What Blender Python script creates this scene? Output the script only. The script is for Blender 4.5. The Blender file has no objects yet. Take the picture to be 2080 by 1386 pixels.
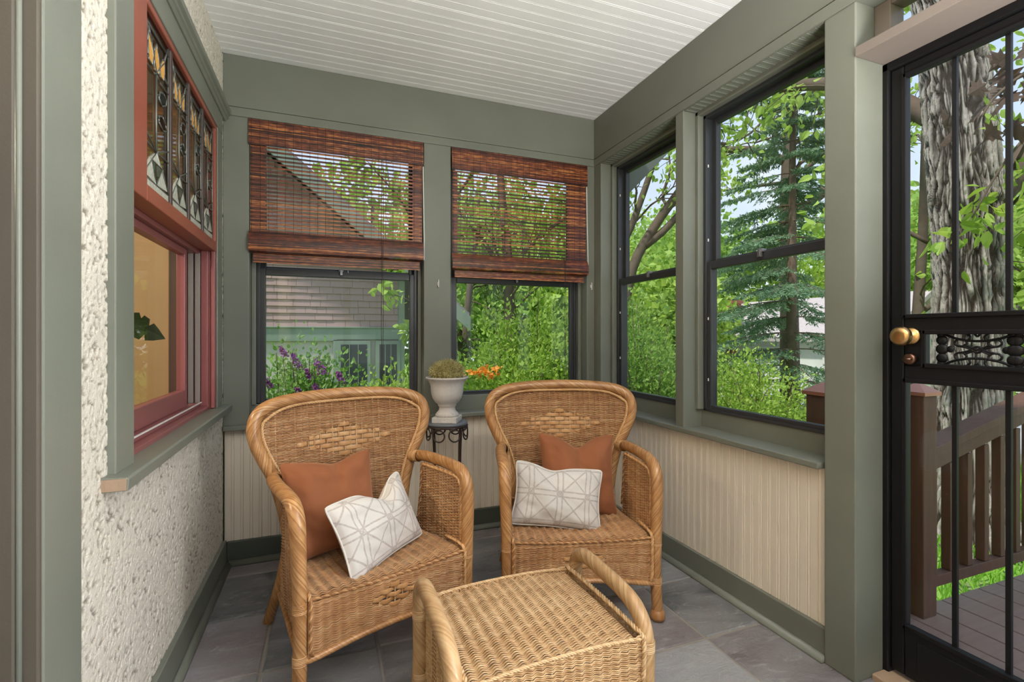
import bpy, math, random
import numpy as np
from mathutils import Vector, Matrix

# ------------------------------------------------------------------ camera, world, lights, exposure
SC = bpy.context.scene
COL = SC.collection
rad = math.radians

cam_d = bpy.data.cameras.new('camera')
cam = bpy.data.objects.new('camera', cam_d)
COL.objects.link(cam)
cam.location = (0, 0, 1.08)
cam.rotation_euler = (rad(90), 0, rad(-20.85))
cam_d.sensor_width = 36.0
cam_d.lens = 982.0 / 2080.0 * 36.0
cam_d.shift_y = -10.0 / 2080.0
cam_d.clip_start = 0.02
cam_d.clip_end = 300
SC.camera = cam

SC.view_settings.view_transform = 'Standard'
SC.view_settings.look = 'None'
SC.view_settings.gamma = 1.0
SC.view_settings.use_curve_mapping = False
SC.view_settings.exposure = 0.08
SC.cycles.use_denoising = True
SC.cycles.max_bounces = 10
SC.cycles.transparent_max_bounces = 24
SC.cycles.diffuse_bounces = 5
SC.cycles.glossy_bounces = 3
SC.cycles.transmission_bounces = 6
SC.cycles.sample_clamp_indirect = 6.0
SC.cycles.caustics_reflective = False
SC.cycles.caustics_refractive = False

W = bpy.data.worlds.new('sky')
SC.world = W
W.use_nodes = True
wn = W.node_tree
wn.nodes.clear()
_o = wn.nodes.new('ShaderNodeOutputWorld')
_b = wn.nodes.new('ShaderNodeBackground')
_t = wn.nodes.new('ShaderNodeTexCoord')
_s = wn.nodes.new('ShaderNodeSeparateXYZ')
_r = wn.nodes.new('ShaderNodeValToRGB')
_n = wn.nodes.new('ShaderNodeTexNoise')
_m = wn.nodes.new('ShaderNodeMixRGB')
_cr = wn.nodes.new('ShaderNodeValToRGB')
wn.links.new(_t.outputs['Generated'], _s.inputs[0])
wn.links.new(_s.outputs['Z'], _r.inputs[0])
_r.color_ramp.elements[0].position = 0.0
_r.color_ramp.elements[0].color = (0.86, 0.90, 0.95, 1)
_r.color_ramp.elements[1].position = 0.55
_r.color_ramp.elements[1].color = (0.42, 0.60, 0.92, 1)
wn.links.new(_t.outputs['Generated'], _n.inputs['Vector'])
_n.inputs['Scale'].default_value = 3.0
_n.inputs['Detail'].default_value = 5.0
wn.links.new(_n.outputs[0], _cr.inputs[0])
_cr.color_ramp.elements[0].position = 0.50
_cr.color_ramp.elements[0].color = (0, 0, 0, 1)
_cr.color_ramp.elements[1].position = 0.68
_cr.color_ramp.elements[1].color = (1, 1, 1, 1)
wn.links.new(_cr.outputs[0], _m.inputs[0])
wn.links.new(_r.outputs[0], _m.inputs[1])
_m.inputs[2].default_value = (0.95, 0.96, 0.98, 1)
wn.links.new(_m.outputs[0], _b.inputs[0])
_b.inputs[1].default_value = 1.15
wn.links.new(_b.outputs[0], _o.inputs[0])


def lamp(name, kind, loc, power, color=(1, 1, 1), size=None, aim=None, spread=None):
    d = bpy.data.lights.new(name, kind)
    d.energy = power
    d.color = color
    o = bpy.data.objects.new(name, d)
    COL.objects.link(o)
    o.location = loc
    if size and kind == 'AREA':
        d.shape = 'RECTANGLE'
        d.size, d.size_y = size
    if size and kind == 'POINT':
        d.shadow_soft_size = size
    if aim is not None:
        o.rotation_euler = (Vector(aim) - Vector(loc)).to_track_quat('-Z', 'Y').to_euler()
    if spread:
        d.spread = spread
    return o


SUN = lamp('sun', 'SUN', (-4, 0, 8), 4.4, (1.0, 0.95, 0.86), aim=(-4 + 0.52, 0.20, 7.1))
SUN.data.angle = rad(3)
# two added fill lamps, unseen behind the camera: right side and towards the ceiling
lamp('added_side_fill', 'AREA', (1.46, -0.45, 1.35), 125, (0.97, 0.99, 1.0), (1.3, 1.6), aim=(-0.45, -1.22, 1.2))
lamp('added_ceiling_fill', 'AREA', (1.15, -0.42, 1.15), 115, (1.0, 0.985, 0.97), (0.5, 0.8), aim=(1.13, -0.40, 2.4))
lamp('room_lamp', 'POINT', (-1.7, 1.5, 1.9), 75, (1.0, 0.86, 0.66), 0.12)


# ------------------------------------------------------------------ node helpers
def new_mat(name):
    m = bpy.data.materials.new(name)
    m.use_nodes = True
    nt = m.node_tree
    nt.nodes.clear()
    out = nt.nodes.new('ShaderNodeOutputMaterial')
    p = nt.nodes.new('ShaderNodeBsdfPrincipled')
    nt.links.new(p.outputs[0], out.inputs[0])
    return m, nt, p, out


class NT:
    """small node-building helper"""

    def __init__(s, nt):
        s.nt = nt
        s.N = nt.nodes
        s.L = nt.links

    def put(s, v, sock):
        if isinstance(v, (int, float)):
            sock.default_value = v
        elif isinstance(v, (tuple, list)):
            sock.default_value = tuple(v) if len(v) == len(sock.default_value) else tuple(v) + (1,)
        else:
            s.L.new(v, sock)

    def math(s, op, a, b=0.0, c=None):
        n = s.N.new('ShaderNodeMath')
        n.operation = op
        s.put(a, n.inputs[0])
        s.put(b, n.inputs[1])
        if c is not None:
            s.put(c, n.inputs[2])
        return n.outputs[0]

    def coord(s, kind='Object'):
        return s.N.new('ShaderNodeTexCoord').outputs[kind]

    def mapping(s, vec, scale=(1, 1, 1), loc=(0, 0, 0), rot=(0, 0, 0)):
        n = s.N.new('ShaderNodeMapping')
        s.L.new(vec, n.inputs[0])
        n.inputs['Scale'].default_value = scale
        n.inputs['Location'].default_value = loc
        n.inputs['Rotation'].default_value = rot
        return n.outputs[0]

    def noise(s, vec, scale, detail=3, rough=0.5, dist=0.0):
        n = s.N.new('ShaderNodeTexNoise')
        s.L.new(vec, n.inputs['Vector'])
        n.inputs['Scale'].default_value = scale
        n.inputs['Detail'].default_value = detail
        n.inputs['Roughness'].default_value = rough
        n.inputs['Distortion'].default_value = dist
        return n.outputs[0]

    def ramp(s, fac, stops, interp='LINEAR'):
        n = s.N.new('ShaderNodeValToRGB')
        s.put(fac, n.inputs[0])
        cr = n.color_ramp
        cr.interpolation = interp
        while len(cr.elements) < len(stops):
            cr.elements.new(0.5)
        for e, (p, c) in zip(cr.elements, stops):
            e.position = p
            e.color = tuple(c) + (1,) if len(c) == 3 else c
        return n.outputs[0]

    def mix(s, fac, a, b, mode='MIX'):
        n = s.N.new('ShaderNodeMixRGB')
        n.blend_type = mode
        s.put(fac, n.inputs[0])
        s.put(a, n.inputs[1])
        s.put(b, n.inputs[2])
        return n.outputs[0]

    def bump(s, h, strength=0.3, dist=0.01):
        n = s.N.new('ShaderNodeBump')
        n.inputs['Strength'].default_value = strength
        n.inputs['Distance'].default_value = dist
        s.L.new(h, n.inputs['Height'])
        return n.outputs[0]

    def island(s):
        return s.N.new('ShaderNodeNewGeometry').outputs['Random Per Island']

    def objrand(s):
        return s.N.new('ShaderNodeObjectInfo').outputs['Random']

    def attr(s, name, out='Fac'):
        n = s.N.new('ShaderNodeAttribute')
        n.attribute_name = name
        return n.outputs[out]


def paint(name, col, rough=0.45, var=0.12, knots=False, spec=0.35):
    m, nt, p, out = new_mat(name)
    t = NT(nt)
    v = t.coord()
    n1 = t.noise(v, 2.5, 4)
    c = t.mix(t.ramp(n1, [(0.3, (0, 0, 0)), (0.75, (1, 1, 1))]), tuple(x * (1 - var) for x in col), tuple(min(1, x * (1 + var)) for x in col))
    if knots:
        vo = t.N.new('ShaderNodeTexVoronoi')
        t.L.new(t.mapping(v, (1, 1, 1)), vo.inputs['Vector'])
        vo.inputs['Scale'].default_value = 2.6
        k = t.ramp(vo.outputs['Distance'], [(0.025, (1, 1, 1)), (0.05, (0, 0, 0))])
        c = t.mix(t.math('MULTIPLY', k, 0.35), c, tuple(x * 0.55 for x in col))
    nt.links.new(c, p.inputs['Base Color'])
    p.inputs['Roughness'].default_value = rough
    p.inputs['Specular IOR Level'].default_value = spec
    fine = t.noise(t.mapping(v, (30, 30, 30)), 6, 3)
    nt.links.new(t.bump(fine, 0.06, 0.004), p.inputs['Normal'])
    return m


def plain(name, col, rough=0.5, metal=0.0, spec=0.5, bump=0.0, bscale=60, var=0.0):
    m, nt, p, out = new_mat(name)
    t = NT(nt)
    p.inputs['Base Color'].default_value = tuple(col) + (1,)
    p.inputs['Roughness'].default_value = rough
    p.inputs['Metallic'].default_value = metal
    p.inputs['Specular IOR Level'].default_value = spec
    v = t.coord()
    if var:
        n = t.noise(v, 9, 4)
        nt.links.new(t.mix(n, tuple(x * (1 - var) for x in col), tuple(min(1, x * (1 + var)) for x in col)), p.inputs['Base Color'])
    if bump:
        nt.links.new(t.bump(t.noise(v, bscale, 4), bump, 0.005), p.inputs['Normal'])
    return m


def glass_mat(name, tint=(1, 1, 1), rough=0.0, refl=1.0):
    m = bpy.data.materials.new(name)
    m.use_nodes = True
    nt = m.node_tree
    nt.nodes.clear()
    t = NT(nt)
    out = nt.nodes.new('ShaderNodeOutputMaterial')
    tr = nt.nodes.new('ShaderNodeBsdfTransparent')
    tr.inputs[0].default_value = tuple(tint) + (1,)
    gl = nt.nodes.new('ShaderNodeBsdfGlossy')
    gl.inputs['Roughness'].default_value = rough
    mx = nt.nodes.new('ShaderNodeMixShader')
    fr = nt.nodes.new('ShaderNodeFresnel')
    bf = nt.nodes.new('ShaderNodeNewGeometry').outputs['Backfacing']     # thin sheet: same reflectance from both sides
    nt.links.new(t.math('SUBTRACT', 1.45, t.math('MULTIPLY', bf, 1.45 - 1 / 1.45)), fr.inputs[0])
    nt.links.new(t.math('MULTIPLY', fr.outputs[0], refl), mx.inputs[0])
    nt.links.new(tr.outputs[0], mx.inputs[1])
    nt.links.new(gl.outputs[0], mx.inputs[2])
    nt.links.new(mx.outputs[0], out.inputs[0])
    return m


M = {}
GREEN = (0.172, 0.180, 0.148)
M['green'] = paint('sage_paint', GREEN, 0.42, 0.10, knots=True)
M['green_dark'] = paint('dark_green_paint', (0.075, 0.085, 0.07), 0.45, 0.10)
M['red'] = paint('barn_red_paint', (0.27, 0.075, 0.048), 0.36, 0.15)
M['red_vinyl'] = paint('red_sash_paint', (0.25, 0.085, 0.085), 0.35, 0.12)
M['taupe'] = paint('taupe_paint', (0.20, 0.165, 0.142), 0.5, 0.12)
M['white'] = paint('white_ceiling_paint', (0.86, 0.86, 0.86), 0.5, 0.04)
M['cream'] = paint('cream_paint', (0.79, 0.71, 0.60), 0.48, 0.05)
M['groove'] = plain('beadboard_groove', (0.30, 0.22, 0.14), 0.7)
M['frame_dark'] = plain('charcoal_aluminium', (0.035, 0.037, 0.042), 0.35, 0.0, 0.5, 0.03, 40)
M['black_iron'] = plain('black_iron', (0.006, 0.006, 0.007), 0.45, 0.0, 0.3, 0.05, 50)
M['brass'] = plain('brass', (0.60, 0.36, 0.15), 0.28, 1.0, 0.5, 0.05, 30, 0.25)
M['bronze'] = plain('bronze', (0.22, 0.12, 0.085), 0.35, 1.0, 0.5, 0.05, 30, 0.25)
M['clip'] = plain('clear_plastic', (0.75, 0.75, 0.74), 0.3)
M['grey_metal'] = plain('grey_metal', (0.30, 0.30, 0.31), 0.35, 0.8)
M['glass'] = glass_mat('window_glass', (0.97, 0.985, 0.98), 0.0, 0.5)
M['glass_dim'] = glass_mat('room_glass', (0.95, 0.95, 0.93), 0.0, 0.45)
M['amber'] = plain('amber_glass', (0.72, 0.36, 0.08), 0.15, 0, 0.6, 0.2, 60, 0.4)
M['leaded'] = glass_mat('old_leaded_glass', (0.50, 0.47, 0.43), 0.02, 1.0)
M['leaf_glass'] = glass_mat('green_glass', (0.06, 0.17, 0.12), 0.15, 0.9)
M['milk_glass'] = plain('milky_glass', (0.46, 0.47, 0.40), 0.25, 0.0, 0.5, 0.6, 90, 0.25)
M['smoke_glass'] = glass_mat('grey_glass', (0.42, 0.43, 0.44), 0.15, 0.9)
M['lead'] = plain('lead_came', (0.17, 0.18, 0.17), 0.4, 0.7, 0.5, 0.2, 60)
M['mull'] = plain('brown_mullion', (0.055, 0.035, 0.03), 0.5)
M['track'] = plain('window_track', (0.26, 0.225, 0.20), 0.45)
M['jamb_brown'] = paint('brown_jamb_paint', (0.095, 0.080, 0.062), 0.5, 0.12)
M['tan_wall'] = paint('ochre_wall_paint', (0.54, 0.43, 0.27), 0.6, 0.05)
M['oak'] = paint('oak_trim', (0.52, 0.33, 0.14), 0.4, 0.15)
M['bare_wood'] = plain('bare_wood_end', (0.36, 0.25, 0.17), 0.7, 0.0, 0.3, 0.3, 80, 0.2)

# stucco: cream, pit shading painted in as dark colour (height is in the geometry)
m, nt, p, out = new_mat('stucco')
t = NT(nt)
v = t.coord()
big = t.noise(v, 1.6, 3)
c0 = t.mix(big, (0.75, 0.69, 0.59), (0.71, 0.665, 0.58))
grit = t.noise(v, 130, 3, 0.6)
c0 = t.mix(t.ramp(grit, [(0.30, (1, 1, 1)), (0.42, (0, 0, 0))]), c0, (0.52, 0.42, 0.31))
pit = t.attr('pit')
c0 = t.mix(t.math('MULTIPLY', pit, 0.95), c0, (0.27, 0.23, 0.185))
nt.links.new(c0, p.inputs['Base Color'])
p.inputs['Roughness'].default_value = 0.9
p.inputs['Specular IOR Level'].default_value = 0.15
nt.links.new(t.bump(t.noise(v, 240, 5, 0.65), 0.7, 0.005), p.inputs['Normal'])
M['stucco'] = m

# slate
m, nt, p, out = new_mat('slate')
t = NT(nt)
v = t.coord('Object')
rnd = t.objrand()
vv = t.N.new('ShaderNodeVectorMath')
vv.operation = 'ADD'
t.L.new(v, vv.inputs[0])
cmb = t.N.new('ShaderNodeCombineXYZ')
t.L.new(t.math('MULTIPLY', rnd, 37.0), cmb.inputs[0])
t.L.new(t.math('MULTIPLY', rnd, 91.0), cmb.inputs[1])
t.L.new(cmb.outputs[0], vv.inputs[1])
v2 = vv.outputs[0]
base = t.ramp(rnd, [(0.0, (0.075, 0.078, 0.084)), (0.25, (0.27, 0.265, 0.28)), (0.45, (0.048, 0.054, 0.056)), (0.62, (0.24, 0.20, 0.21)), (0.8, (0.085, 0.092, 0.094)), (1.0, (0.34, 0.335, 0.34))])
warp = t.noise(t.mapping(v2, (1, 2.2, 1), rot=(0, 0, 0.6)), 3.2, 7, 0.55, 1.0)
c0 = t.mix(t.ramp(warp, [(0.38, (0, 0, 0)), (0.62, (1, 1, 1))]), base, t.mix(0.58, base, (0.30, 0.29, 0.295)))
vein = t.noise(t.mapping(v2, (1, 3.5, 1), rot=(0, 0, 0.8)), 5, 8, 0.7, 2.5)
c0 = t.mix(t.math('MULTIPLY', t.ramp(vein, [(0.56, (0, 0, 0)), (0.68, (1, 1, 1))]), 0.60), c0, (0.42, 0.41, 0.40))
rust = t.noise(v2, 3.0, 5)
c0 = t.mix(t.math('MULTIPLY', t.ramp(rust, [(0.60, (0, 0, 0)), (0.75, (1, 1, 1))]), 0.25), c0, (0.24, 0.17, 0.16))
nt.links.new(c0, p.inputs['Base Color'])
nt.links.new(t.ramp(warp, [(0.3, (0.26, 0.26, 0.26)), (0.7, (0.48, 0.48, 0.48))]), p.inputs['Roughness'])
nt.links.new(t.bump(t.noise(t.mapping(v2, (1, 2, 1), rot=(0, 0, 0.6)), 7, 9, 0.65, 1.2), 0.5, 0.014), p.inputs['Normal'])
M['slate'] = m
M['grout'] = plain('grout', (0.30, 0.27, 0.24), 0.9, 0, 0.2, 0.2, 150)


def cane(name, dark, mid, light, rough=0.36):
    m, nt, p, out = new_mat(name)
    t = NT(nt)
    v = t.coord()
    isl = t.attr('strand')
    n = t.noise(v, 26, 4, 0.6)
    f = t.math('ADD', t.math('MULTIPLY', isl, 0.62), t.math('MULTIPLY', n, 0.5))
    c = t.ramp(f, [(0.22, dark), (0.52, mid), (0.86, light)])
    big = t.noise(v, 5, 3)
    c = t.mix(t.math('MULTIPLY', t.ramp(big, [(0.45, (0, 0, 0)), (0.75, (1, 1, 1))]), 0.35), c, dark)
    nt.links.new(c, p.inputs['Base Color'])
    p.inputs['Roughness'].default_value = rough
    p.inputs['Specular IOR Level'].default_value = 0.5
    nt.links.new(t.bump(t.noise(v, 300, 2), 0.10, 0.002), p.inputs['Normal'])
    return m


M['cane'] = cane('honey_cane', (0.20, 0.078, 0.026), (0.46, 0.225, 0.085), (0.68, 0.42, 0.20), 0.30)
M['cane_back'] = cane('woven_cane', (0.22, 0.090, 0.036), (0.43, 0.215, 0.090), (0.66, 0.43, 0.23), 0.30)
M['cane_otto'] = cane('pale_woven_cane', (0.31, 0.17, 0.075), (0.52, 0.32, 0.155), (0.70, 0.50, 0.285))

# bamboo
m, nt, p, out = new_mat('bamboo_strips')
t = NT(nt)
v = t.coord()
n = t.noise(t.mapping(v, (5, 5, 170)), 1.0, 3, 0.6)
n2 = t.noise(t.mapping(v, (28, 28, 90)), 1.0, 2, 0.5)
n3 = t.noise(t.mapping(v, (3.0, 3.0, 240)), 1.0, 1, 0.5)
isl = t.math('FRACT', t.math('ADD', t.island(), t.math('MULTIPLY', t.objrand(), 7.3)))
f = t.math('ADD', t.math('ADD', t.math('MULTIPLY', n, 0.45), t.math('MULTIPLY', n2, 0.30)), t.math('ADD', t.math('MULTIPLY', isl, 0.22), t.math('MULTIPLY', n3, 0.12)))
c = t.ramp(f, [(0.40, (0.014, 0.005, 0.003)), (0.50, (0.075, 0.018, 0.010)), (0.60, (0.19, 0.046, 0.018)), (0.70, (0.48, 0.185, 0.055))])
nt.links.new(c, p.inputs['Base Color'])
p.inputs['Roughness'].default_value = 0.42
M['bamboo'] = m
M['thread'] = plain('dark_thread', (0.03, 0.018, 0.014), 0.8)
M['white_cord'] = plain('white_edge_tape', (0.72, 0.72, 0.70), 0.7)


def velvet(name, col):
    m, nt, p, out = new_mat(name)
    t = NT(nt)
    v = t.coord()
    n = t.noise(v, 7, 5, 0.6, 0.8)
    nt.links.new(t.mix(n, tuple(x * 0.80 for x in col), tuple(min(1, x * 1.2) for x in col)), p.inputs['Base Color'])
    p.inputs['Roughness'].default_value = 0.85
    p.inputs['Specular IOR Level'].default_value = 0.1
    p.inputs['Sheen Weight'].default_value = 0.6
    p.inputs['Sheen Roughness'].default_value = 0.4
    p.inputs['Sheen Tint'].default_value = (1.0, 0.62, 0.40, 1)
    nt.links.new(t.bump(t.noise(v, 420, 2), 0.15, 0.001), p.inputs['Normal'])
    return m


M['rust'] = velvet('rust_velvet', (0.275, 0.102, 0.047))

# printed cane lattice on off-white cotton: flat print in the cushion's own UV
m, nt, p, out = new_mat('lattice_print_cotton')
t = NT(nt)
uvn = t.N.new('ShaderNodeUVMap')
uvn.uv_map = 'print'
sp = t.N.new('ShaderNodeSeparateXYZ')
t.L.new(uvn.outputs[0], sp.inputs[0])
U, V = sp.outputs[0], sp.outputs[1]
wob = t.math('MULTIPLY', t.math('SUBTRACT', t.noise(uvn.outputs[0], 40, 2), 0.5), 0.004)


def line(c, period, off, half):
    fr = t.math('FRACT', t.math('ADD', t.math('DIVIDE', t.math('ADD', c, wob), period), off))
    d = t.math('ABSOLUTE', t.math('SUBTRACT', fr, 0.5))
    return t.math('LESS_THAN', d, half / period)


def dbl(c, period, off, gap, half):
    return t.math('MAXIMUM', line(c, period, off + gap / period, half), line(c, period, off - gap / period, half))


PER = 0.120
dg1 = t.math('ADD', U, V)
dg2 = t.math('SUBTRACT', U, V)
mask = t.math('MAXIMUM', t.math('MAXIMUM', dbl(U, PER, 0.5, 0.0105, 0.0030), dbl(V, PER, 0.45, 0.0100, 0.0030)),
              t.math('MAXIMUM', line(dg1, PER, 0.45, 0.0042), line(dg2, PER, 0.55, 0.0042)))
fade = t.ramp(t.noise(uvn.outputs[0], 110, 3), [(0.3, (0.45, 0.45, 0.45)), (0.6, (0.85, 0.85, 0.85))])
c = t.mix(t.math('MULTIPLY', mask, fade), (0.68, 0.645, 0.61), (0.42, 0.36, 0.33))
nt.links.new(c, p.inputs['Base Color'])
p.inputs['Roughness'].default_value = 0.85
p.inputs['Sheen Weight'].default_value = 0.15
nt.links.new(t.bump(t.noise(uvn.outputs[0], 900, 2), 0.12, 0.001), p.inputs['Normal'])
M['lattice'] = m
M['piping'] = plain('white_piping', (0.70, 0.67, 0.63), 0.8, 0, 0.2)

# weathered stone urn
m, nt, p, out = new_mat('weathered_stone')
t = NT(nt)
v = t.coord()
c = t.mix(t.noise(v, 14, 5, 0.6), (0.45, 0.42, 0.40), (0.66, 0.62, 0.58))
c = t.mix(t.math('MULTIPLY', t.ramp(t.noise(v, 95, 3, 0.6), [(0.60, (0, 0, 0)), (0.68, (1, 1, 1))]), t.ramp(t.noise(v, 9, 2), [(0.45, (0, 0, 0)), (0.6, (1, 1, 1))])), c, (0.10, 0.085, 0.075))
nt.links.new(c, p.inputs['Base Color'])
p.inputs['Roughness'].default_value = 0.85
nt.links.new(t.bump(t.noise(v, 80, 4), 0.35, 0.004), p.inputs['Normal'])
M['stone'] = m
M['slate_disc'] = plain('slate_disc', (0.12, 0.13, 0.15), 0.4, 0, 0.5, 0.15, 30, 0.25)
M['iron_brown'] = plain('brown_iron', (0.045, 0.026, 0.022), 0.45, 0.3, 0.5, 0.15, 60)


def foliage(name, cols, trans=0.5, rough=0.5):
    m = bpy.data.materials.new(name)
    m.use_nodes = True
    nt = m.node_tree
    nt.nodes.clear()
    t = NT(nt)
    out = nt.nodes.new('ShaderNodeOutputMaterial')
    n = t.island()
    c = t.ramp(n, [(i / max(1, len(cols) - 1), k) for i, k in enumerate(cols)])
    p = nt.nodes.new('ShaderNodeBsdfPrincipled')
    p.inputs['Roughness'].default_value = rough
    p.inputs['Specular IOR Level'].default_value = 0.25
    nt.links.new(c, p.inputs['Base Color'])
    tl = nt.nodes.new('ShaderNodeBsdfTranslucent')
    nt.links.new(t.mix(1.0, c, (1.12, 1.05, 0.75), 'MULTIPLY'), tl.inputs[0])
    mx = nt.nodes.new('ShaderNodeMixShader')
    mx.inputs[0].default_value = trans
    nt.links.new(p.outputs[0], mx.inputs[1])
    nt.links.new(tl.outputs[0], mx.inputs[2])
    nt.links.new(mx.outputs[0], out.inputs[0])
    return m


M['leaf'] = foliage('spring_leaves', [(0.22, 0.37, 0.055), (0.37, 0.54, 0.10), (0.50, 0.66, 0.17)])
M['leaf_mid'] = foliage('green_leaves', [(0.13, 0.26, 0.05), (0.24, 0.40, 0.085), (0.35, 0.52, 0.13)])
M['leaf_far'] = foliage('distant_leaves', [(0.22, 0.40, 0.07), (0.36, 0.56, 0.12), (0.46, 0.62, 0.18)])
M['leaf_lilac'] = foliage('lilac_leaves', [(0.13, 0.28, 0.07), (0.22, 0.42, 0.10), (0.34, 0.52, 0.15)])
M['needle'] = foliage('spruce_needles', [(0.14, 0.25, 0.15), (0.26, 0.41, 0.26), (0.42, 0.56, 0.42)], 0.4)
M['weeping'] = foliage('weeping_needles', [(0.10, 0.16, 0.06), (0.18, 0.27, 0.10), (0.26, 0.36, 0.15)], 0.3)
M['maroon'] = foliage('maroon_leaves', [(0.045, 0.028, 0.020), (0.10, 0.055, 0.03), (0.16, 0.15, 0.15)], 0.3)
M['lilac'] = foliage('lilac_blossom', [(0.24, 0.06, 0.30), (0.42, 0.14, 0.46), (0.55, 0.30, 0.62)], 0.4)
M['orange'] = foliage('orange_blossom', [(0.80, 0.32, 0.05), (0.90, 0.50, 0.12)], 0.4)
M['grass'] = foliage('grass', [(0.14, 0.36, 0.03), (0.26, 0.52, 0.06), (0.36, 0.60, 0.10)], 0.4)
M['moss'] = foliage('dried_moss', [(0.24, 0.21, 0.08), (0.58, 0.52, 0.25), (0.82, 0.76, 0.44)], 0.35)
M['houseplant'] = foliage('dark_houseplant', [(0.012, 0.030, 0.012), (0.02, 0.05, 0.02)], 0.15)

m, nt, p, out = new_mat('furrowed_bark')
t = NT(nt)
v = t.coord()
c = t.mix(t.noise(v, 9, 5), (0.44, 0.39, 0.345), (0.66, 0.60, 0.55))
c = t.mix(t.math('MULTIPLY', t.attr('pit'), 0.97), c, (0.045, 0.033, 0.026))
nt.links.new(c, p.inputs['Base Color'])
p.inputs['Roughness'].default_value = 0.95
p.inputs['Specular IOR Level'].default_value = 0.1
nt.links.new(t.bump(t.noise(t.mapping(v, (1, 1, 0.4)), 55, 6, 0.65), 1.0, 0.03), p.inputs['Normal'])
M['bark'] = m
M['twig'] = plain('grey_brown_bark', (0.13, 0.10, 0.075), 0.9, 0, 0.1, 0.4, 40, 0.3)
M['twig_red'] = plain('spruce_bark', (0.20, 0.14, 0.11), 0.9, 0, 0.1, 0.4, 40, 0.3)

m, nt, p, out = new_mat('stained_deck_wood')
t = NT(nt)
v = t.coord()
g = t.noise(t.mapping(v, (3, 40, 40)), 1.0, 5, 0.6)
c = t.mix(g, (0.20, 0.125, 0.10), (0.36, 0.255, 0.215))
c = t.mix(t.math('MULTIPLY', t.objrand(), 0.4), c, (0.30, 0.21, 0.18))
nt.links.new(c, p.inputs['Base Color'])
p.inputs['Roughness'].default_value = 0.45
nt.links.new(t.bump(g, 0.25, 0.004), p.inputs['Normal'])
M['deck'] = m
m, nt, p, out = new_mat('stained_post_wood')
t = NT(nt)
v = t.coord()
g = t.noise(t.mapping(v, (40, 40, 3)), 1.0, 5, 0.6)
nt.links.new(t.mix(g, (0.070, 0.030, 0.017), (0.16, 0.075, 0.043)), p.inputs['Base Color'])
p.inputs['Roughness'].default_value = 0.6
nt.links.new(t.bump(g, 0.3, 0.004), p.inputs['Normal'])
M['post'] = m
M['copper'] = plain('copper_cap', (0.52, 0.23, 0.16), 0.35, 0.5, 0.5, 0.05, 30, 0.15)

m, nt, p, out = new_mat('mauve_shingle')
t = NT(nt)
v = t.coord()
r_ = t.island()
c = t.mix(r_, (0.36, 0.235, 0.225), (0.46, 0.315, 0.30))
c = t.mix(t.math('MULTIPLY', t.noise(t.mapping(v, (40, 40, 3)), 1, 4), 0.35), c, (0.22, 0.15, 0.14))
nt.links.new(c, p.inputs['Base Color'])
p.inputs['Roughness'].default_value = 0.85
M['shingle'] = m
M['n_green'] = paint('neighbour_green_paint', (0.24, 0.29, 0.245), 0.6, 0.1)
M['n_stucco'] = plain('neighbour_stucco', (0.50, 0.46, 0.43), 0.9, 0, 0.1, 0.8, 14, 0.08)
M['n_glass'] = plain('dark_window', (0.05, 0.055, 0.065), 0.12)
M['roof'] = plain('grey_roof_shingle', (0.27, 0.25, 0.25), 0.9, 0, 0.1, 0.4, 30, 0.2)
M['roof_light'] = plain('pale_roof_shingle', (0.46, 0.40, 0.40), 0.9, 0, 0.1, 0.4, 30, 0.2)
M['siding'] = plain('white_siding', (0.66, 0.66, 0.64), 0.7, 0, 0.2, 0, 10, 0.05)
M['brick'] = plain('red_brick', (0.33, 0.14, 0.10), 0.9, 0, 0.1, 0.3, 40, 0.25)
M['asphalt'] = plain('pale_asphalt', (0.42, 0.42, 0.43), 0.85, 0, 0.2, 0.3, 60, 0.08)
M['concrete'] = plain('concrete', (0.50, 0.48, 0.45), 0.9, 0, 0.2, 0.3, 60, 0.1)
m, nt, p, out = new_mat('lawn')
t = NT(nt)
v = t.coord()
c = t.mix(t.noise(v, 3, 6, 0.7), (0.13, 0.30, 0.035), (0.30, 0.50, 0.08))
c = t.mix(t.ramp(t.noise(v, 1.1, 4), [(0.6, (0, 0, 0)), (0.72, (1, 1, 1))]), c, (0.20, 0.19, 0.10))
nt.links.new(c, p.inputs['Base Color'])
p.inputs['Roughness'].default_value = 0.95
nt.links.new(t.bump(t.noise(v, 60, 4), 0.8, 0.03), p.inputs['Normal'])
M['lawn'] = m


# ------------------------------------------------------------------ mesh helpers
def tag(o, label=None, cat=None, group=None, kind=None):
    if label: o['label'] = label
    if cat: o['category'] = cat
    if group: o['group'] = group
    if kind: o['kind'] = kind
    return o


def empty(name, loc=(0, 0, 0), rz=0.0, **k):
    o = bpy.data.objects.new(name, None)
    o.empty_display_size = 0.05
    COL.objects.link(o)
    o.location = loc
    o.rotation_euler = (0, 0, rz)
    return tag(o, **k)


def link(name, mesh, parent=None, loc=None):
    o = bpy.data.objects.new(name, mesh)
    COL.objects.link(o)
    if parent is not None: o.parent = parent
    if loc is not None: o.location = loc
    return o


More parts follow.
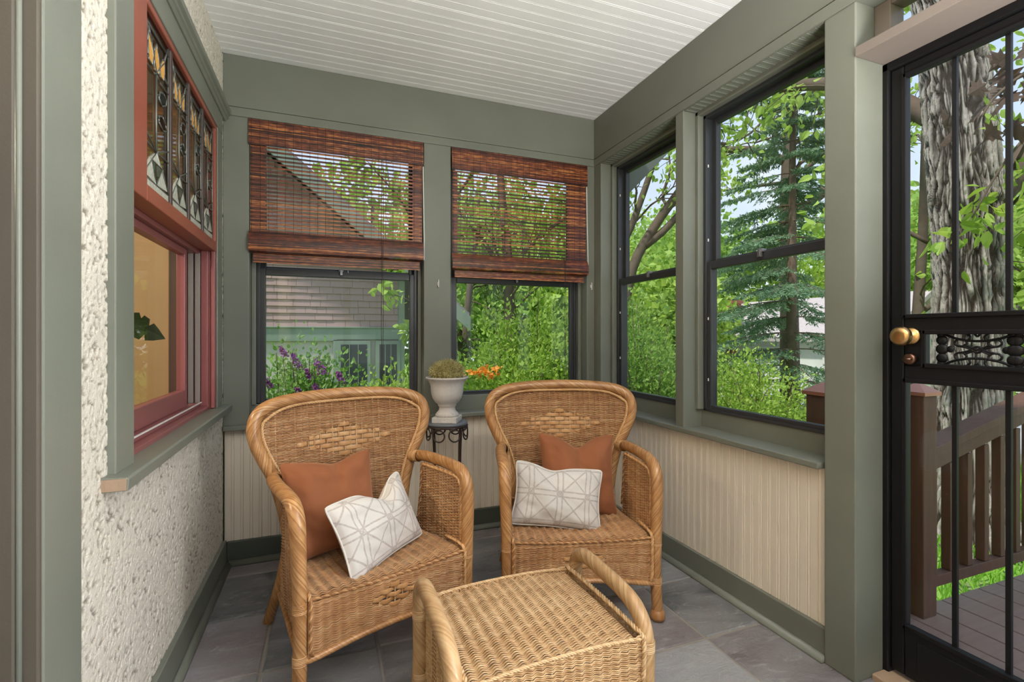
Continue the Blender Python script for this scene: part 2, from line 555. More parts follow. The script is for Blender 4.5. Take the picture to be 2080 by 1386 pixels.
class MB:
    def __init__(s):
        s.V = []; s.F4 = []; s.F3 = []; s.n = 0; s.A = []; s.NG = []

    def arr(s, V, F, a=None):
        V = np.asarray(V, dtype=np.float32).reshape(-1, 3)
        F = np.asarray(F, dtype=np.int64)
        if F.size:
            (s.F4 if F.shape[1] == 4 else s.F3).append(F + s.n)
        s.V.append(V)
        s.A.append(np.zeros(len(V), np.float32) if a is None else np.broadcast_to(np.asarray(a, np.float32), (len(V),)))
        s.n += len(V)
        return s

    def more(s, F):
        """faces on the verts of the last array (indices local to it)"""
        F = np.asarray(F, dtype=np.int64)
        base = s.n - len(s.V[-1])
        (s.F4 if F.shape[1] == 4 else s.F3).append(F + base)

    def box(s, x0, x1, y0, y1, z0, z1):
        x0, x1 = sorted((x0, x1)); y0, y1 = sorted((y0, y1)); z0, z1 = sorted((z0, z1))
        V = [(x0, y0, z0), (x1, y0, z0), (x1, y1, z0), (x0, y1, z0), (x0, y0, z1), (x1, y0, z1), (x1, y1, z1), (x0, y1, z1)]
        return s.arr(V, [(0, 3, 2, 1), (4, 5, 6, 7), (0, 1, 5, 4), (1, 2, 6, 5), (2, 3, 7, 6), (3, 0, 4, 7)])

    def hexa(s, bottom, top):
        """two quads (ccw from above) -> closed block"""
        return s.arr(list(bottom) + list(top), [(0, 3, 2, 1), (4, 5, 6, 7), (0, 1, 5, 4), (1, 2, 6, 5), (2, 3, 7, 6), (3, 0, 4, 7)])

    def extrude(s, prof, axis, a, b):
        """closed profile (list of 2d points) extruded along axis from a to b. axis x: prof=(y,z); y: (x,z); z: (x,y)"""
        n = len(prof)
        V = []
        for e in (a, b):
            for (p, q) in prof:
                V.append((e, p, q) if axis == 'x' else (p, e, q) if axis == 'y' else (p, q, e))
        F = [(i, (i + 1) % n, n + (i + 1) % n, n + i) for i in range(n)]
        s.arr(V, F)
        s.NG.append([s.n - 2 * n + i for i in range(n)][::-1])
        s.NG.append([s.n - n + i for i in range(n)])
        return s

    def tube(s, pts, r, n=8, cap=True, a=None, closed=False):
        P = np.asarray(pts, float)
        k = len(P)
        r = np.broadcast_to(np.asarray(r, float), (k,))
        T, U, Wv = frames(P, closed)
        th = np.arange(n) * 2 * np.pi / n
        ring = P[:, None, :] + r[:, None, None] * (np.cos(th)[None, :, None] * U[:, None, :] + np.sin(th)[None, :, None] * Wv[:, None, :])
        V = ring.reshape(-1, 3)
        F = grid_faces(k, n, closed, True)
        s.arr(V, F, a)
        if cap and not closed:
            b = s.n - len(V)
            s.NG.append([b + i for i in range(n)][::-1])
            s.NG.append([b + (k - 1) * n + i for i in range(n)])
        return s

    def lathe(s, prof, c=(0, 0, 0), n=32, a=None):
        th = np.arange(n) * 2 * np.pi / n
        P = np.asarray(prof, float)
        V = np.stack([P[:, 0, None] * np.cos(th) + c[0], P[:, 0, None] * np.sin(th) + c[1], np.repeat(P[:, 1, None], n, 1) + c[2]], -1).reshape(-1, 3)
        s.arr(V, grid_faces(len(P), n, False, True), a)
        b = s.n - len(V)
        s.NG.append([b + i for i in range(n)][::-1])
        s.NG.append([b + (len(P) - 1) * n + i for i in range(n)])
        return s

    def xform(s, mat):
        R = np.array(mat.to_3x3()); tr = np.array(mat.translation)
        s.V = [v @ R.T.astype(np.float32) + tr.astype(np.float32) for v in s.V]
        return s

    def mesh(s, name, mat=None, smooth=False, attr=None):
        me = bpy.data.meshes.new(name)
        V = np.concatenate(s.V).astype(np.float32) if s.V else np.zeros((0, 3), np.float32)
        F4 = np.concatenate(s.F4) if s.F4 else np.zeros((0, 4), np.int64)
        F3 = np.concatenate(s.F3) if s.F3 else np.zeros((0, 3), np.int64)
        ng = [i for f in s.NG for i in f]
        nl = np.array([len(f) for f in s.NG], np.int64)
        me.vertices.add(len(V))
        me.vertices.foreach_set('co', V.ravel())
        loops = np.concatenate([F4.ravel(), F3.ravel(), np.array(ng, np.int64)]).astype(np.int32)
        counts = np.concatenate([np.full(len(F4), 4), np.full(len(F3), 3), nl]).astype(np.int64)
        starts = np.concatenate([[0], np.cumsum(counts)[:-1]]).astype(np.int32) if len(counts) else np.zeros(0, np.int32)
        me.loops.add(len(loops))
        me.loops.foreach_set('vertex_index', loops)
        me.polygons.add(len(counts))
        me.polygons.foreach_set('loop_start', starts)
        me.polygons.foreach_set('use_smooth', np.full(len(counts), bool(smooth)))
        me.update(calc_edges=True)
        if attr:
            at = me.attributes.new(attr, 'FLOAT', 'POINT')
            at.data.foreach_set('value', np.concatenate(s.A).astype(np.float32))
        if mat is not None: me.materials.append(mat)
        return me

    def build(s, name, mat, parent=None, smooth=False, bevel=0.0, attr=None, seg=2):
        o = link(name, s.mesh(name, mat, smooth, attr), parent)
        if bevel:
            b = o.modifiers.new('bevel', 'BEVEL')
            b.width = bevel
            b.segments = seg
            b.limit_method = 'ANGLE'
        return o


def grid_faces(k, n, closed_k=False, closed_n=True):
    i = np.arange(k if closed_k else k - 1)
    j = np.arange(n if closed_n else n - 1)
    I, J = np.meshgrid(i, j, indexing='ij')
    a = I * n + J
    b = I * n + (J + 1) % n
    c = ((I + 1) % k) * n + (J + 1) % n
    d = ((I + 1) % k) * n + J
    return np.stack([a, b, c, d], -1).reshape(-1, 4)


def unit(v):
    v = np.asarray(v, float)
    return v / (np.linalg.norm(v, axis=-1, keepdims=True) + 1e-12)


def frames(P, closed=False):
    P = np.asarray(P, float)
    T = np.gradient(P, axis=0) if not closed else (np.roll(P, -1, 0) - np.roll(P, 1, 0))
    T = unit(T)
    ref = np.array([0, 0, 1.0]) if abs(T[0][2]) < 0.9 else np.array([1.0, 0, 0])
    u = unit(np.cross(ref, T[0]))
    U = [u]
    for i in range(1, len(P)):
        u = U[-1] - T[i] * np.dot(U[-1], T[i])
        U.append(u / (np.linalg.norm(u) + 1e-12))
    U = np.array(U)
    return T, U, np.cross(T, U)


def spline(pts, step=0.006, closed=False):
    P = np.asarray(pts, float)
    if closed:
        P = np.vstack([P[-1], P, P[0], P[1]])
    else:
        P = np.vstack([2 * P[0] - P[1], P, 2 * P[-1] - P[-2]])
    out = []
    for i in range(1, len(P) - 2):
        p0, p1, p2, p3 = P[i - 1], P[i], P[i + 1], P[i + 2]
        n = max(2, int(np.linalg.norm(p2 - p1) / step))
        tt = np.linspace(0, 1, n, endpoint=False)[:, None]
        out.append(0.5 * ((2 * p1) + (-p0 + p2) * tt + (2 * p0 - 5 * p1 + 4 * p2 - p3) * tt ** 2 + (-p0 + 3 * p1 - 3 * p2 + p3) * tt ** 3))
    if not closed: out.append(P[-2][None])
    return np.vstack(out)


def vnoise(x, y, seed=0):
    """smooth 2d value noise in [0,1]"""
    rs = np.random.RandomState(seed)
    tab = rs.rand(256, 256)
    xi = np.floor(x).astype(int); yi = np.floor(y).astype(int)
    fx = x - xi; fy = y - yi
    fx = fx * fx * (3 - 2 * fx); fy = fy * fy * (3 - 2 * fy)
    a = tab[xi % 256, yi % 256]; b = tab[(xi + 1) % 256, yi % 256]
    c = tab[xi % 256, (yi + 1) % 256]; d = tab[(xi + 1) % 256, (yi + 1) % 256]
    return (a * (1 - fx) + b * fx) * (1 - fy) + (c * (1 - fx) + d * fx) * fy


def boxobj(name, mat, b, parent=None, bevel=0.0025, **k):
    o = MB().box(*b).build(name, mat, parent, bevel=bevel)
    return tag(o, **k)

# ================================================================== THE SETTING
XL, XR, YB, ZC = -0.46, 1.53, 2.60, 2.41
ST = dict(kind='structure')

# ---- floor: grout bed with one object per slate tile
floor = boxobj('floor', M['grout'], (-0.62, 1.75, -1.65, 2.72, -0.06, -0.004), bevel=0, label='grey slate tile floor of the porch', **ST)


def tile_mesh(w, d, seed):
    rs = np.random.RandomState(seed)
    g = 0.0045
    x0, x1, y0, y1 = g, w - g, g, d - g
    b = 0.005
    j = lambda: rs.uniform(-0.0016, 0.0016)
    lo = [(x0, y0, -0.02), (x1, y0, -0.02), (x1, y1, -0.02), (x0, y1, -0.02)]
    md = [(x0 + j(), y0 + j(), -0.003), (x1 + j(), y0 + j(), -0.003), (x1 + j(), y1 + j(), -0.003), (x0 + j(), y1 + j(), -0.003)]
    tp = [(x0 + b, y0 + b, j() * .7), (x1 - b, y0 + b, j() * .7), (x1 - b, y1 - b, j() * .7), (x0 + b, y1 - b, j() * .7)]
    mb = MB()
    F = [(4, 5, 6, 7)[::1]]
    V = lo + md + tp
    F = [(8, 9, 10, 11)]
    for k in range(4):
        k2 = (k + 1) % 4
        F += [(k, k2, 4 + k2, 4 + k), (4 + k, 4 + k2, 8 + k2, 8 + k)]
    return mb.arr(V, F).mesh('slate_tile', M['slate'])


PX, PY = 0.367, 0.366
tiles = [tile_mesh(PX, PY, s) for s in range(5)]
edge_tile = tile_mesh(PX, 0.14, 9)
for i in range(6):
    x = -0.569 + PX * i
    link('tile', edge_tile, floor, (x, 2.468, 0))
    for k in range(11):
        link('tile', tiles[(i * 3 + k * 2 + (i * k) % 3) % 5], floor, (x, 2.468 - PY * (k + 1), 0))

# ---- ceiling: one object per beaded board
ceiling = boxobj('ceiling', M['white'], (-0.64, 1.72, -1.7, 2.72, ZC + 0.012, ZC + 0.05), bevel=0, label='white beadboard porch ceiling', **ST)


def bead_profile(w, t=0.010, bead=0.006, g=0.0035):
    # face at 0, back at t; groove + bead at the far edge
    return [(0.0002, t), (0.0002, g), (0.003 * g / 0.0035, 0.0), (w - 2 * bead, 0.0), (w - 1.75 * bead, g), (w - 1.5 * bead, g * 0.34), (w - 0.9 * bead, 0.0), (w - 0.35 * bead, g * 0.34), (w - 0.0002, g), (w - 0.0002, t)]


PC = 0.052
cp = [(-y, z) for (y, z) in bead_profile(PC, 0.012, 0.0046, 0.0010)]
mb = MB(); mb.extrude(cp, 'x', -0.47, 1.535)
plank_c = mb.mesh('ceiling_board', M['white'])
for k in range(81):
    link('board', plank_c, ceiling, (0, 2.602 - PC * k, ZC + (0.0012 if k % 5 == 3 else 0.0)))

# ---- left wall: stucco with real pitted relief, window and door openings
L_Y0, L_Y1, L_Z0, L_Z1 = 1.345, 2.475, 0.75, 2.09       # window hole
wl = MB()
wl.box(-0.64, -0.472, 1.05, L_Y0, 0, ZC); wl.box(-0.64, -0.472, L_Y1, 2.75, 0, ZC)
wl.box(-0.64, -0.472, L_Y0, L_Y1, 0, L_Z0); wl.box(-0.64, -0.472, L_Y0, L_Y1, L_Z1, ZC)
wl.box(-0.64, -0.46, -1.7, 0.10, 0, ZC); wl.box(-0.64, -0.46, 0.10, 1.05, 2.12, ZC)
wall_left = wl.build('wall_left', M['tan_wall'], **{})
tag(wall_left, 'cream stucco house wall beside the porch', **ST)
st = 0.0040
ys = np.arange(1.15, 2.604, st); zs = np.arange(0.0, ZC + st, st)
Yg, Zg = np.meshgrid(ys, zs, indexing='ij')
h = vnoise(Yg * 45, Zg * 45, 1) * 0.12 + vnoise(Yg * 95 + 7, Zg * 95, 2) * 0.45 + vnoise(Yg * 170, Zg * 170 + 3, 3) * 0.30
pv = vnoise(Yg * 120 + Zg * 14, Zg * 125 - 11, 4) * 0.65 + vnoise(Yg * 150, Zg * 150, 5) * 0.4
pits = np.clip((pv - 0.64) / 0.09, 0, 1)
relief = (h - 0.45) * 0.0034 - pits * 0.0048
Xg = XL + relief
k, n = Yg.shape
V = np.stack([Xg, Yg, Zg], -1).reshape(-1, 3)
F = grid_faces(k, n, False, False)
fc = V[F].mean(1)
keep = ~((fc[:, 1] > L_Y0 + 0.01) & (fc[:, 1] < L_Y1 - 0.01) & (fc[:, 2] > L_Z0 + 0.01) & (fc[:, 2] < L_Z1 - 0.01))
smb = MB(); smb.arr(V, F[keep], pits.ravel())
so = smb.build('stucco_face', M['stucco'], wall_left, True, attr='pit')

# doorway beside the camera: casing, jamb and stop bead
tr = MB()
tr.box(-0.50, -0.440, 1.024, 1.160, 0, 2.30)
tr.box(-0.50, -0.452, 1.160, 1.170, 0, 2.30)
trim1 = tr.build('trim_1', M['green'], bevel=0.004); tag(trim1, 'light green door casing beside the stucco', **ST)
tr = MB()
tr.box(-0.64, -0.441, 1.012, 1.0235, 0, 2.30)
tr.box(-0.70, -0.4665, 1.000, 1.012, 0, 2.30)
trim2 = tr.build('trim_2', M['jamb_brown'], bevel=0.003); tag(trim2, 'brown painted door jamb at the near edge', **ST)
mb = MB(); mb.tube([(-0.4635, 1.006, 0), (-0.4635, 1.006, 2.3)], 0.0045, 8)
mb.build('bead', M['green'], trim2, True)
d2 = empty('door_2', (-0.60, 0.10, 0), label='closed brown house door beside the camera', **ST)
boxobj('leaf', M['jamb_brown'], (-0.04, 0.0, 0.0, 0.92, 0.005, 2.12), d2)
boxobj('panel', M['jamb_brown'], (0.0, 0.008, 0.15, 0.77, 0.2, 0.95), d2)
boxobj('panel', M['jamb_brown'], (0.0, 0.008, 0.15, 0.77, 1.1, 1.95), d2)

# ---- left window: transom of leaded lights over a sliding sash
w1 = empty('window_1', (0, 0, 0), label='left house window with leaded transom over clear sash', **ST)
cs = MB()
cs.box(-0.475, -0.444, 1.330, 1.440, 0.768, 1.985)
cs.box(-0.475, -0.444, 2.404, 2.500, 0.768, 1.985)
cs.box(-0.475, -0.443, 1.330, 2.500, 1.985, 2.072)
cs.build('casing', M['green'], w1, bevel=0.003)
cr = MB()
cr.extrude([(-0.475, 2.066), (-0.438, 2.066), (-0.432, 2.076), (-0.426, 2.080), (-0.426, 2.090), (-0.416, 2.096), (-0.416, 2.118), (-0.422, 2.126), (-0.475, 2.130)], 'y', 1.300, 2.545)
cr.build('crown', M['green'], w1, bevel=0.0015)
sl = MB()
sl.extrude([(-0.56, 0.775), (-0.56, 0.738), (-0.412, 0.738), (-0.410, 0.764), (-0.415, 0.768)], 'y', 1.298, 2.535)
sl.build('sill', M['green'], w1, bevel=0.002)
boxobj('sill_end', M['bare_wood'], (-0.47, -0.4145, 1.2965, 1.2985, 0.740, 0.766), w1, 0, label='bare wood end grain of the sill')
# red transom sash
TY0, TY1, TZ0, TZ1 = 1.440, 2.404, 1.440, 1.985
ts = MB()
ts.box(-0.505, -0.447, TY0, 1.542, TZ0, TZ1)
ts.box(-0.505, -0.447, 2.374, TY1, TZ0, TZ1)
ts.box(-0.505, -0.447, 1.542, 2.374, TZ0, 1.484)
ts.box(-0.505, -0.447, 1.542, 2.374, 1.964, TZ1)
ts.build('transom_sash', M['red'], w1, bevel=0.003)
trans = w1
LY = [1.542, 1.778, 1.986, 2.186, 2.374]
mm = MB()
for y in LY[1:4]:
    mm.box(-0.474, -0.452, y - 0.0095, y + 0.0095, 1.484, 1.964)
mm.build('transom_mullion', M['mull'], w1, bevel=0.003)
GX = -0.462
for q in range(4):
    y0 = LY[q] + (0.009 if q else 0); y1 = LY[q + 1] - (0.009 if q < 3 else 0)
    z0, z1 = 1.484, 1.964
    P2 = lambda a, b: (y0 + a * (y1 - y0), z0 + b * (z1 - z0))
    pane = MB().box(GX - 0.003, GX, y0, y1, z0, z1).build('leaded_pane', M['leaded'], w1)

    def poly(name, pts, mat, th=0.005):
        pr = [P2(*u) for u in pts]
        e = MB(); e.extrude(pr, 'x', GX - 0.001, GX + th - 0.001)
        return e.build(name, mat, pane)
    poly('petal', [(0.20, 0.745), (0.34, 0.735), (0.40, 0.80), (0.30, 0.88), (0.22, 0.93), (0.19, 0.84)], M['amber'])
    poly('petal', [(0.42, 0.735), (0.58, 0.735), (0.62, 0.80), (0.55, 0.86), (0.50, 0.90), (0.42, 0.84)], M['amber'])
    poly('petal', [(0.64, 0.745), (0.78, 0.745), (0.83, 0.80), (0.80, 0.88), (0.72, 0.86), (0.63, 0.80)], M['amber'])
    poly('glass_leaf', [(0.60, 0.600), (0.72, 0.575), (0.88, 0.610), (0.90, 0.655), (0.78, 0.665), (0.64, 0.645)], M['leaf_glass'])
    poly('glass_leaf', [(0.60, 0.455), (0.76, 0.430), (0.92, 0.455), (0.86, 0.485), (0.74, 0.515), (0.60, 0.490)], M['leaf_glass'])
    poly('milky_quarry', [(0.02, 0.075), (0.28, 0.19), (0.50, 0.255), (0.40, 0.10), (0.50, 0.06)], M['milk_glass'])
    poly('milky_quarry', [(0.98, 0.075), (0.72, 0.19), (0.50, 0.255), (0.60, 0.10), (0.50, 0.06)][::-1], M['milk_glass'])
    poly('milky_quarry', [(0.30, 0.185), (0.50, 0.07), (0.70, 0.185)], M['smoke_glass'], 0.006)
    poly('border_strip', [(0.0, 0.0), (1.0, 0.0), (1.0, 0.055), (0.0, 0.055)], M['milk_glass'])
    poly('top_strip', [(0.0, 0.945), (1.0, 0.945), (1.0, 1.0), (0.0, 1.0)], M['smoke_glass'])
    lm = MB()
    for seg in [[(0.5, 0.255), (0.5, 0.735)], [(0, 0.705), (0.38, 0.70), (0.5, 0.72)], [(1, 0.705), (0.62, 0.70), (0.5, 0.72)], [(0.04, 0.99), (0.30, 0.86), (0.5, 0.735)], [(0.96, 0.99), (0.80, 0.86), (0.5, 0.735)],
                [(0, 0.745), (0.22, 0.765)], [(1, 0.755), (0.80, 0.775)], [(0, 0.265), (0.5, 0.255), (1, 0.265)], [(0.0, 0.34), (0.5, 0.255), (1.0, 0.34)],
                [(0.5, 0.255), (0.01, 0.06)], [(0.5, 0.255), (0.99, 0.06)], [(0.28, 0.185), (0.5, 0.065), (0.72, 0.185), (0.28, 0.185)], [(0, 0.057), (1, 0.057)], [(0, 0.945), (1, 0.945)],
                [(0.5, 0.60), (0.60, 0.615)], [(0.5, 0.48), (0.60, 0.475)],
                [(0.20, 0.745), (0.34, 0.735), (0.40, 0.80), (0.30, 0.88), (0.22, 0.93), (0.19, 0.84), (0.20, 0.745)], [(0.42, 0.735), (0.58, 0.735), (0.62, 0.80), (0.55, 0.86), (0.50, 0.90), (0.42, 0.84), (0.42, 0.735)],
                [(0.64, 0.745), (0.78, 0.745), (0.83, 0.80), (0.80, 0.88), (0.72, 0.86), (0.63, 0.80), (0.64, 0.745)],
                [(0.60, 0.600), (0.72, 0.575), (0.88, 0.610), (0.90, 0.655), (0.78, 0.665), (0.64, 0.645), (0.60, 0.60)], [(0.60, 0.455), (0.76, 0.430), (0.92, 0.455), (0.86, 0.485), (0.74, 0.515), (0.60, 0.490), (0.60, 0.455)],
                [(0.02, 0.0), (0.02, 1.0)], [(0.98, 0.0), (0.98, 1.0)]]:
        for u, v_ in zip(seg[:-1], seg[1:]):
            A = P2(*u); B = P2(*v_)
            lm.tube([(GX + 0.003, A[0], A[1]), (GX + 0.003, B[0], B[1])], 0.0026, 6)
    lm.build('lead_came', M['lead'], pane, True)
# lower sash, tracks, jambs
lj = MB()
lj.box(-0.60, -0.462, 2.378, 2.404, 0.765, 1.44)
lj.box(-0.60, -0.462, 1.440, 1.452, 0.765, 1.44)
lj.box(-0.60, -0.505, 1.44, 2.404, 1.425, 1.46)
lj.box(-0.462, -0.449, 2.366, 2.404, 0.775, 1.44); lj.box(-0.500, -0.474, 2.368, 2.380, 0.775, 1.44)
lj.build('jamb', M['red_vinyl'], w1, bevel=0.002)
tk = MB()
for x in (-0.520, -0.545):
    tk.box(x, x + 0.018, 2.362, 2.380, 0.79, 1.43)
tk.build('sash_track', M['track'], w1, bevel=0.001)
ss = MB()
ss.box(-0.60, -0.470, 1.44, 2.404, 0.766, 0.785); ss.box(-0.60, -0.498, 1.44, 2.404, 0.785, 0.800)
ss.build('inner_sill', M['red_vinyl'], w1, bevel=0.003)
boxobj('weather_strip', M['clip'], (-0.500, -0.4955, 1.44, 2.37, 0.799, 0.803), w1, 0)
sb = MB()
sb.box(-0.555, -0.525, 2.235, 2.268, 0.800, 1.425)
sb.box(-0.555, -0.525, 1.452, 1.480, 0.800, 1.425)
sb.box(-0.555, -0.525, 1.480, 2.235, 0.800, 0.868)
sb.box(-0.555, -0.525, 1.480, 2.235, 1.40, 1.425)
lows = sb.build('lower_sash', M['red_vinyl'], w1, bevel=0.003)
MB().box(-0.541, -0.538, 1.478, 2.237, 0.866, 1.402).build('pane', M['glass_dim'], lows)
ij = MB()
ij.box(-0.60, -0.556, 2.31, 2.404, 0.80, 1.43); ij.box(-0.66, -0.60, 1.36, 2.46, 0.72, 0.80)
ij.build('inside_jamb', M['jamb_brown'], w1, bevel=0.003)

# the room behind that window
rm = MB()
rm.box(-3.3, -3.2, -0.7, 3.6, 0, 2.5); rm.box(-3.3, -0.64, 3.35, 3.45, 0, 2.5); rm.box(-3.3, -0.64, -0.8, -0.7, 0, 2.5); rm.box(-3.3, -0.64, -0.8, 3.45, 2.42, 2.5)
rm.box(-3.3, -0.64, -0.8, 3.45, -0.08, 0.0)
rm.box(-0.64, -0.60, 2.75, 3.45, 0, 2.5)
room = rm.build('wall_room', M['tan_wall']); tag(room, 'ochre painted room seen through the left window', **ST)
tr = MB(); tr.box(-3.2, -0.66, 3.32, 3.35, 1.90, 1.98); tr.box(-1.16, -1.08, 3.30, 3.35, 0, 1.9); tr.box(-3.2, -0.66, 3.31, 3.35, 0, 0.15)
tr.build('picture_rail', M['oak'], room, bevel=0.004)

# ---- baseboards with quarter-round shoe
def shoe(mb, axis, a, b, c, sgn):
    pr = [(0, 0), (sgn * 0.022, 0)] + [(sgn * 0.022 * math.cos(q), 0.024 * math.sin(q)) for q in np.linspace(0.25, math.pi / 2, 6)]
    pr = [(c + x, z) for x, z in pr]
    mb.extrude(pr, axis, a, b)


bl = boxobj('baseboard_left', M['green'], (-0.47, -0.444, 1.170, 2.60, 0, 0.120), label='sage baseboard under the stucco', **ST)
mb = MB(); shoe(mb, 'y', 1.170, 2.60, -0.444, 1); mb.build('shoe', M['green'], bl, True)
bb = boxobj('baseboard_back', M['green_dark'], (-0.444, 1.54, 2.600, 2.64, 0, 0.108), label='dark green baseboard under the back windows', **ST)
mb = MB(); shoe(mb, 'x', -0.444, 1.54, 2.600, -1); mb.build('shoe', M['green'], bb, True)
br = boxobj('baseboard_right', M['green'], (1.54, 1.58, 1.124, 2.60, 0, 0.108), label='sage baseboard under the right windows', **ST)
mb = MB(); shoe(mb, 'y', 1.124, 2.60, 1.540, -1); mb.build('shoe', M['green'], br, True)

# ---- back wall
wb = MB()
wb.box(-0.46, 1.75, 2.634, 2.76, 0, 0.640)
wb.box(-0.46, 1.75, 2.600, 2.76, 2.166, ZC)
wb.box(-0.46, 1.75, 2.594, 2.76, 2.120, 2.162)
for a, b in ((-0.46, -0.351), (0.483, 0.631), (1.480, 1.70)):
    wb.box(a, b, 2.600, 2.76, 0.655, 2.122)
wb.box(-0.36, 1.50, 2.685, 2.76, 0.655, 0.742)
wall_back = wb.build('wall_back', M['green'], bevel=0.003)
tag(wall_back, 'sage framed back wall with cream beadboard below two windows', **ST)
mb = MB().box(-0.455, 1.55, 2.628, 2.636, 0.1, 0.645); mb.build('backing', M['groove'], wall_back)
sl = MB(); sl.box(-0.455, 1.545, 2.566, 2.70, 0.637, 0.660)
sl.build('sill', M['green'], wall_back, bevel=0.004)
PW = 0.0395
pr = [(x, 2.618 + y) for x, y in bead_profile(PW, 0.012, 0.0062)]
mb = MB(); mb.extrude(pr, 'z', 0.106, 0.638)
pm = mb.mesh('beadboard', M['cream'])
for k in range(51):
    link('beadboard', pm, wall_back, (-0.458 + PW * k, 0, 0))

# ---- right wall
wr = MB()
wr.box(1.574, 1.70, 1.05, 2.76, 0, 0.640)
wr.box(1.530, 1.70, -1.7, 2.600, 2.166, ZC)
wr.box(1.525, 1.70, -1.7, 2.600, 2.120, 2.162)
wr.box(1.530, 1.70, 2.520, 2.600, 0.655, 2.122)
wr.box(1.530, 1.70, 1.800, 1.854, 0.655, 2.122)
wr.box(1.635, 1.70, 1.10, 2.55, 0.655, 0.742)
wall_right = wr.build('wall_right', M['green'], bevel=0.003)
tag(wall_right, 'sage framed right wall with cream beadboard below two windows', **ST)
MB().box(1.566, 1.575, 1.05, 2.62, 0.1, 0.645).build('backing', M['groove'], wall_right)
mb = MB(); mb.box(1.515, 1.66, 1.136, 2.570, 0.637, 0.660)
mb.build('sill', M['green'], wall_right, bevel=0.004)
pr = [(1.556 + y, -x) for x, y in bead_profile(PW, 0.012, 0.0062)][::-1]
mb = MB(); mb.extrude(pr, 'z', 0.106, 0.638)
pm = mb.mesh('beadboard_side', M['cream'])
for k in range(39):
    link('beadboard', pm, wall_right, (0, 2.618 - PW * k, 0))
# grooved soffit boards under the head
mb = MB(); pr = [(y, 2.116 + z) for y, z in bead_profile(0.03, 0.006, 0.005)]
mb.extrude(pr, 'x', 1.533, 1.60)
sm_ = mb.mesh('soffit_board', M['green'])
for k in range(47):
    link('soffit_board', sm_, wall_right, (0, 1.125 + 0.03 * k, 0))
post = boxobj('trim_3', M['green'], (1.530, 1.695, 1.022, 1.124, 0, 2.122), bevel=0.004, label='wide sage post between the windows and the door', **ST)

# ---- the part of the porch behind the camera: half walls, posts, headers, open screens
wf = MB()
wf.box(-0.64, 1.70, -1.70, -1.60, 0, 0.70); wf.box(-0.64, 1.70, -1.70, -1.60, 2.12, ZC)
for x in (-0.5, 0.2, 0.95, 1.58):
    wf.box(x, x + 0.1, -1.70, -1.60, 0.70, 2.12)
wf.box(1.55, 1.70, -1.70, 0.12, 0, 0.66)
for y in (-1.60, -0.75, 0.06):
    wf.box(1.55, 1.70, y, y + 0.1, 0.66, 2.12)
tag(wf.build('wall_front', M['green'], bevel=0.003), 'half wall and posts of the porch behind the camera', **ST)

# porch roof with the raking bracket seen through the far right window
rf = MB()
rf.box(-3.4, 1.98, -1.95, 2.86, 2.50, 2.58)
roof = rf.build('roof', M['roof']); tag(roof, 'porch roof slab above the ceiling', **ST)
rk = MB()
rk.hexa([(1.80, 2.90, 1.90), (2.47, 2.90, 2.56), (2.47, 3.25, 2.56), (1.80, 3.25, 1.90)], [(1.80, 2.90, 2.62), (1.90, 2.90, 2.72), (1.90, 3.25, 2.72), (1.80, 3.25, 2.62)])
rk.build('rake_bracket', M['green'], roof, bevel=0.004)


# ---- double-hung windows with dark frames
def window(n, mp, a0, a1, label, clips=()):
    w = empty('window_%d' % n, label=label, **ST)

    def bx(mb, A0, A1, d0, d1, z0, z1):
        p = mp(A0, d0); q = mp(A1, d1)
        mb.box(p[0], q[0], p[1], q[1], z0, z1)
    s = MB()
    for (A0, A1) in ((a0, a0 + 0.020), (a1 - 0.020, a1)):
        bx(s, A0, A1, 0.068, 0.100, 0.74, 2.12)
        bx(s, A0 if A0 == a0 else A0 - .0, A1, 0.100, 0.150, 0.74, 2.12)
    bx(s, a0, a1, 0.068, 0.150, 2.098, 2.122)
    s.build('stop', M['green'], w, bevel=0.004)
    f = MB()
    for (A0, A1) in ((a0 + 0.020, a0 + 0.036), (a1 - 0.036, a1 - 0.020)):
        bx(f, A0, A1, 0.098, 0.165, 0.735, 2.10)
    bx(f, a0 + .02, a1 - .02, 0.098, 0.165, 2.082, 2.10)
    bx(f, a0 + .02, a1 - .02, 0.098, 0.165, 0.735, 0.748)
    f.build('outer_frame', M['frame_dark'], w, bevel=0.002)
    L, R = a0 + 0.034, a1 - 0.034
    for nm, d0, zb, zt, rb, rt in (('lower_sash', 0.105, 0.746, 1.422, 0.017, 0.036), ('upper_sash', 0.137, 1.392, 2.084, 0.042, 0.024)):
        m_ = MB()
        bx(m_, L, L + 0.025, d0, d0 + 0.028, zb, zt); bx(m_, R - 0.025, R, d0, d0 + 0.028, zb, zt)
        bx(m_, L + 0.025, R - 0.025, d0, d0 + 0.028, zb, zb + rb); bx(m_, L + 0.025, R - 0.025, d0, d0 + 0.028, zt - rt, zt)
        so_ = m_.build(nm, M['frame_dark'], w, bevel=0.003)
        g = MB(); bx(g, L + 0.023, R - 0.023, d0 + 0.013, d0 + 0.016, zb + rb - 0.002, zt - rt + 0.002)
        g.build('pane', M['glass'], so_)
        if nm == 'lower_sash':
            k_ = MB(); mid = (a0 + a1) / 2
            bx(k_, mid - 0.011, mid + 0.011, d0 - 0.014, d0 + 0.012, zt - 0.004, zt + 0.010); bx(k_, mid - 0.007, mid + 0.007, d0 - 0.020, d0 - 0.004, zt - 0.024, zt + 0.006)
            k_.build('lock', M['grey_metal'], so_, bevel=0.002)
    for (ac, z) in clips:
        c_ = MB(); bx(c_, ac - 0.002, ac + 0.002, 0.098, 0.104, z - 0.007, z + 0.007)
        c_.build('clip', M['clip'], w, bevel=0.002)
    return w


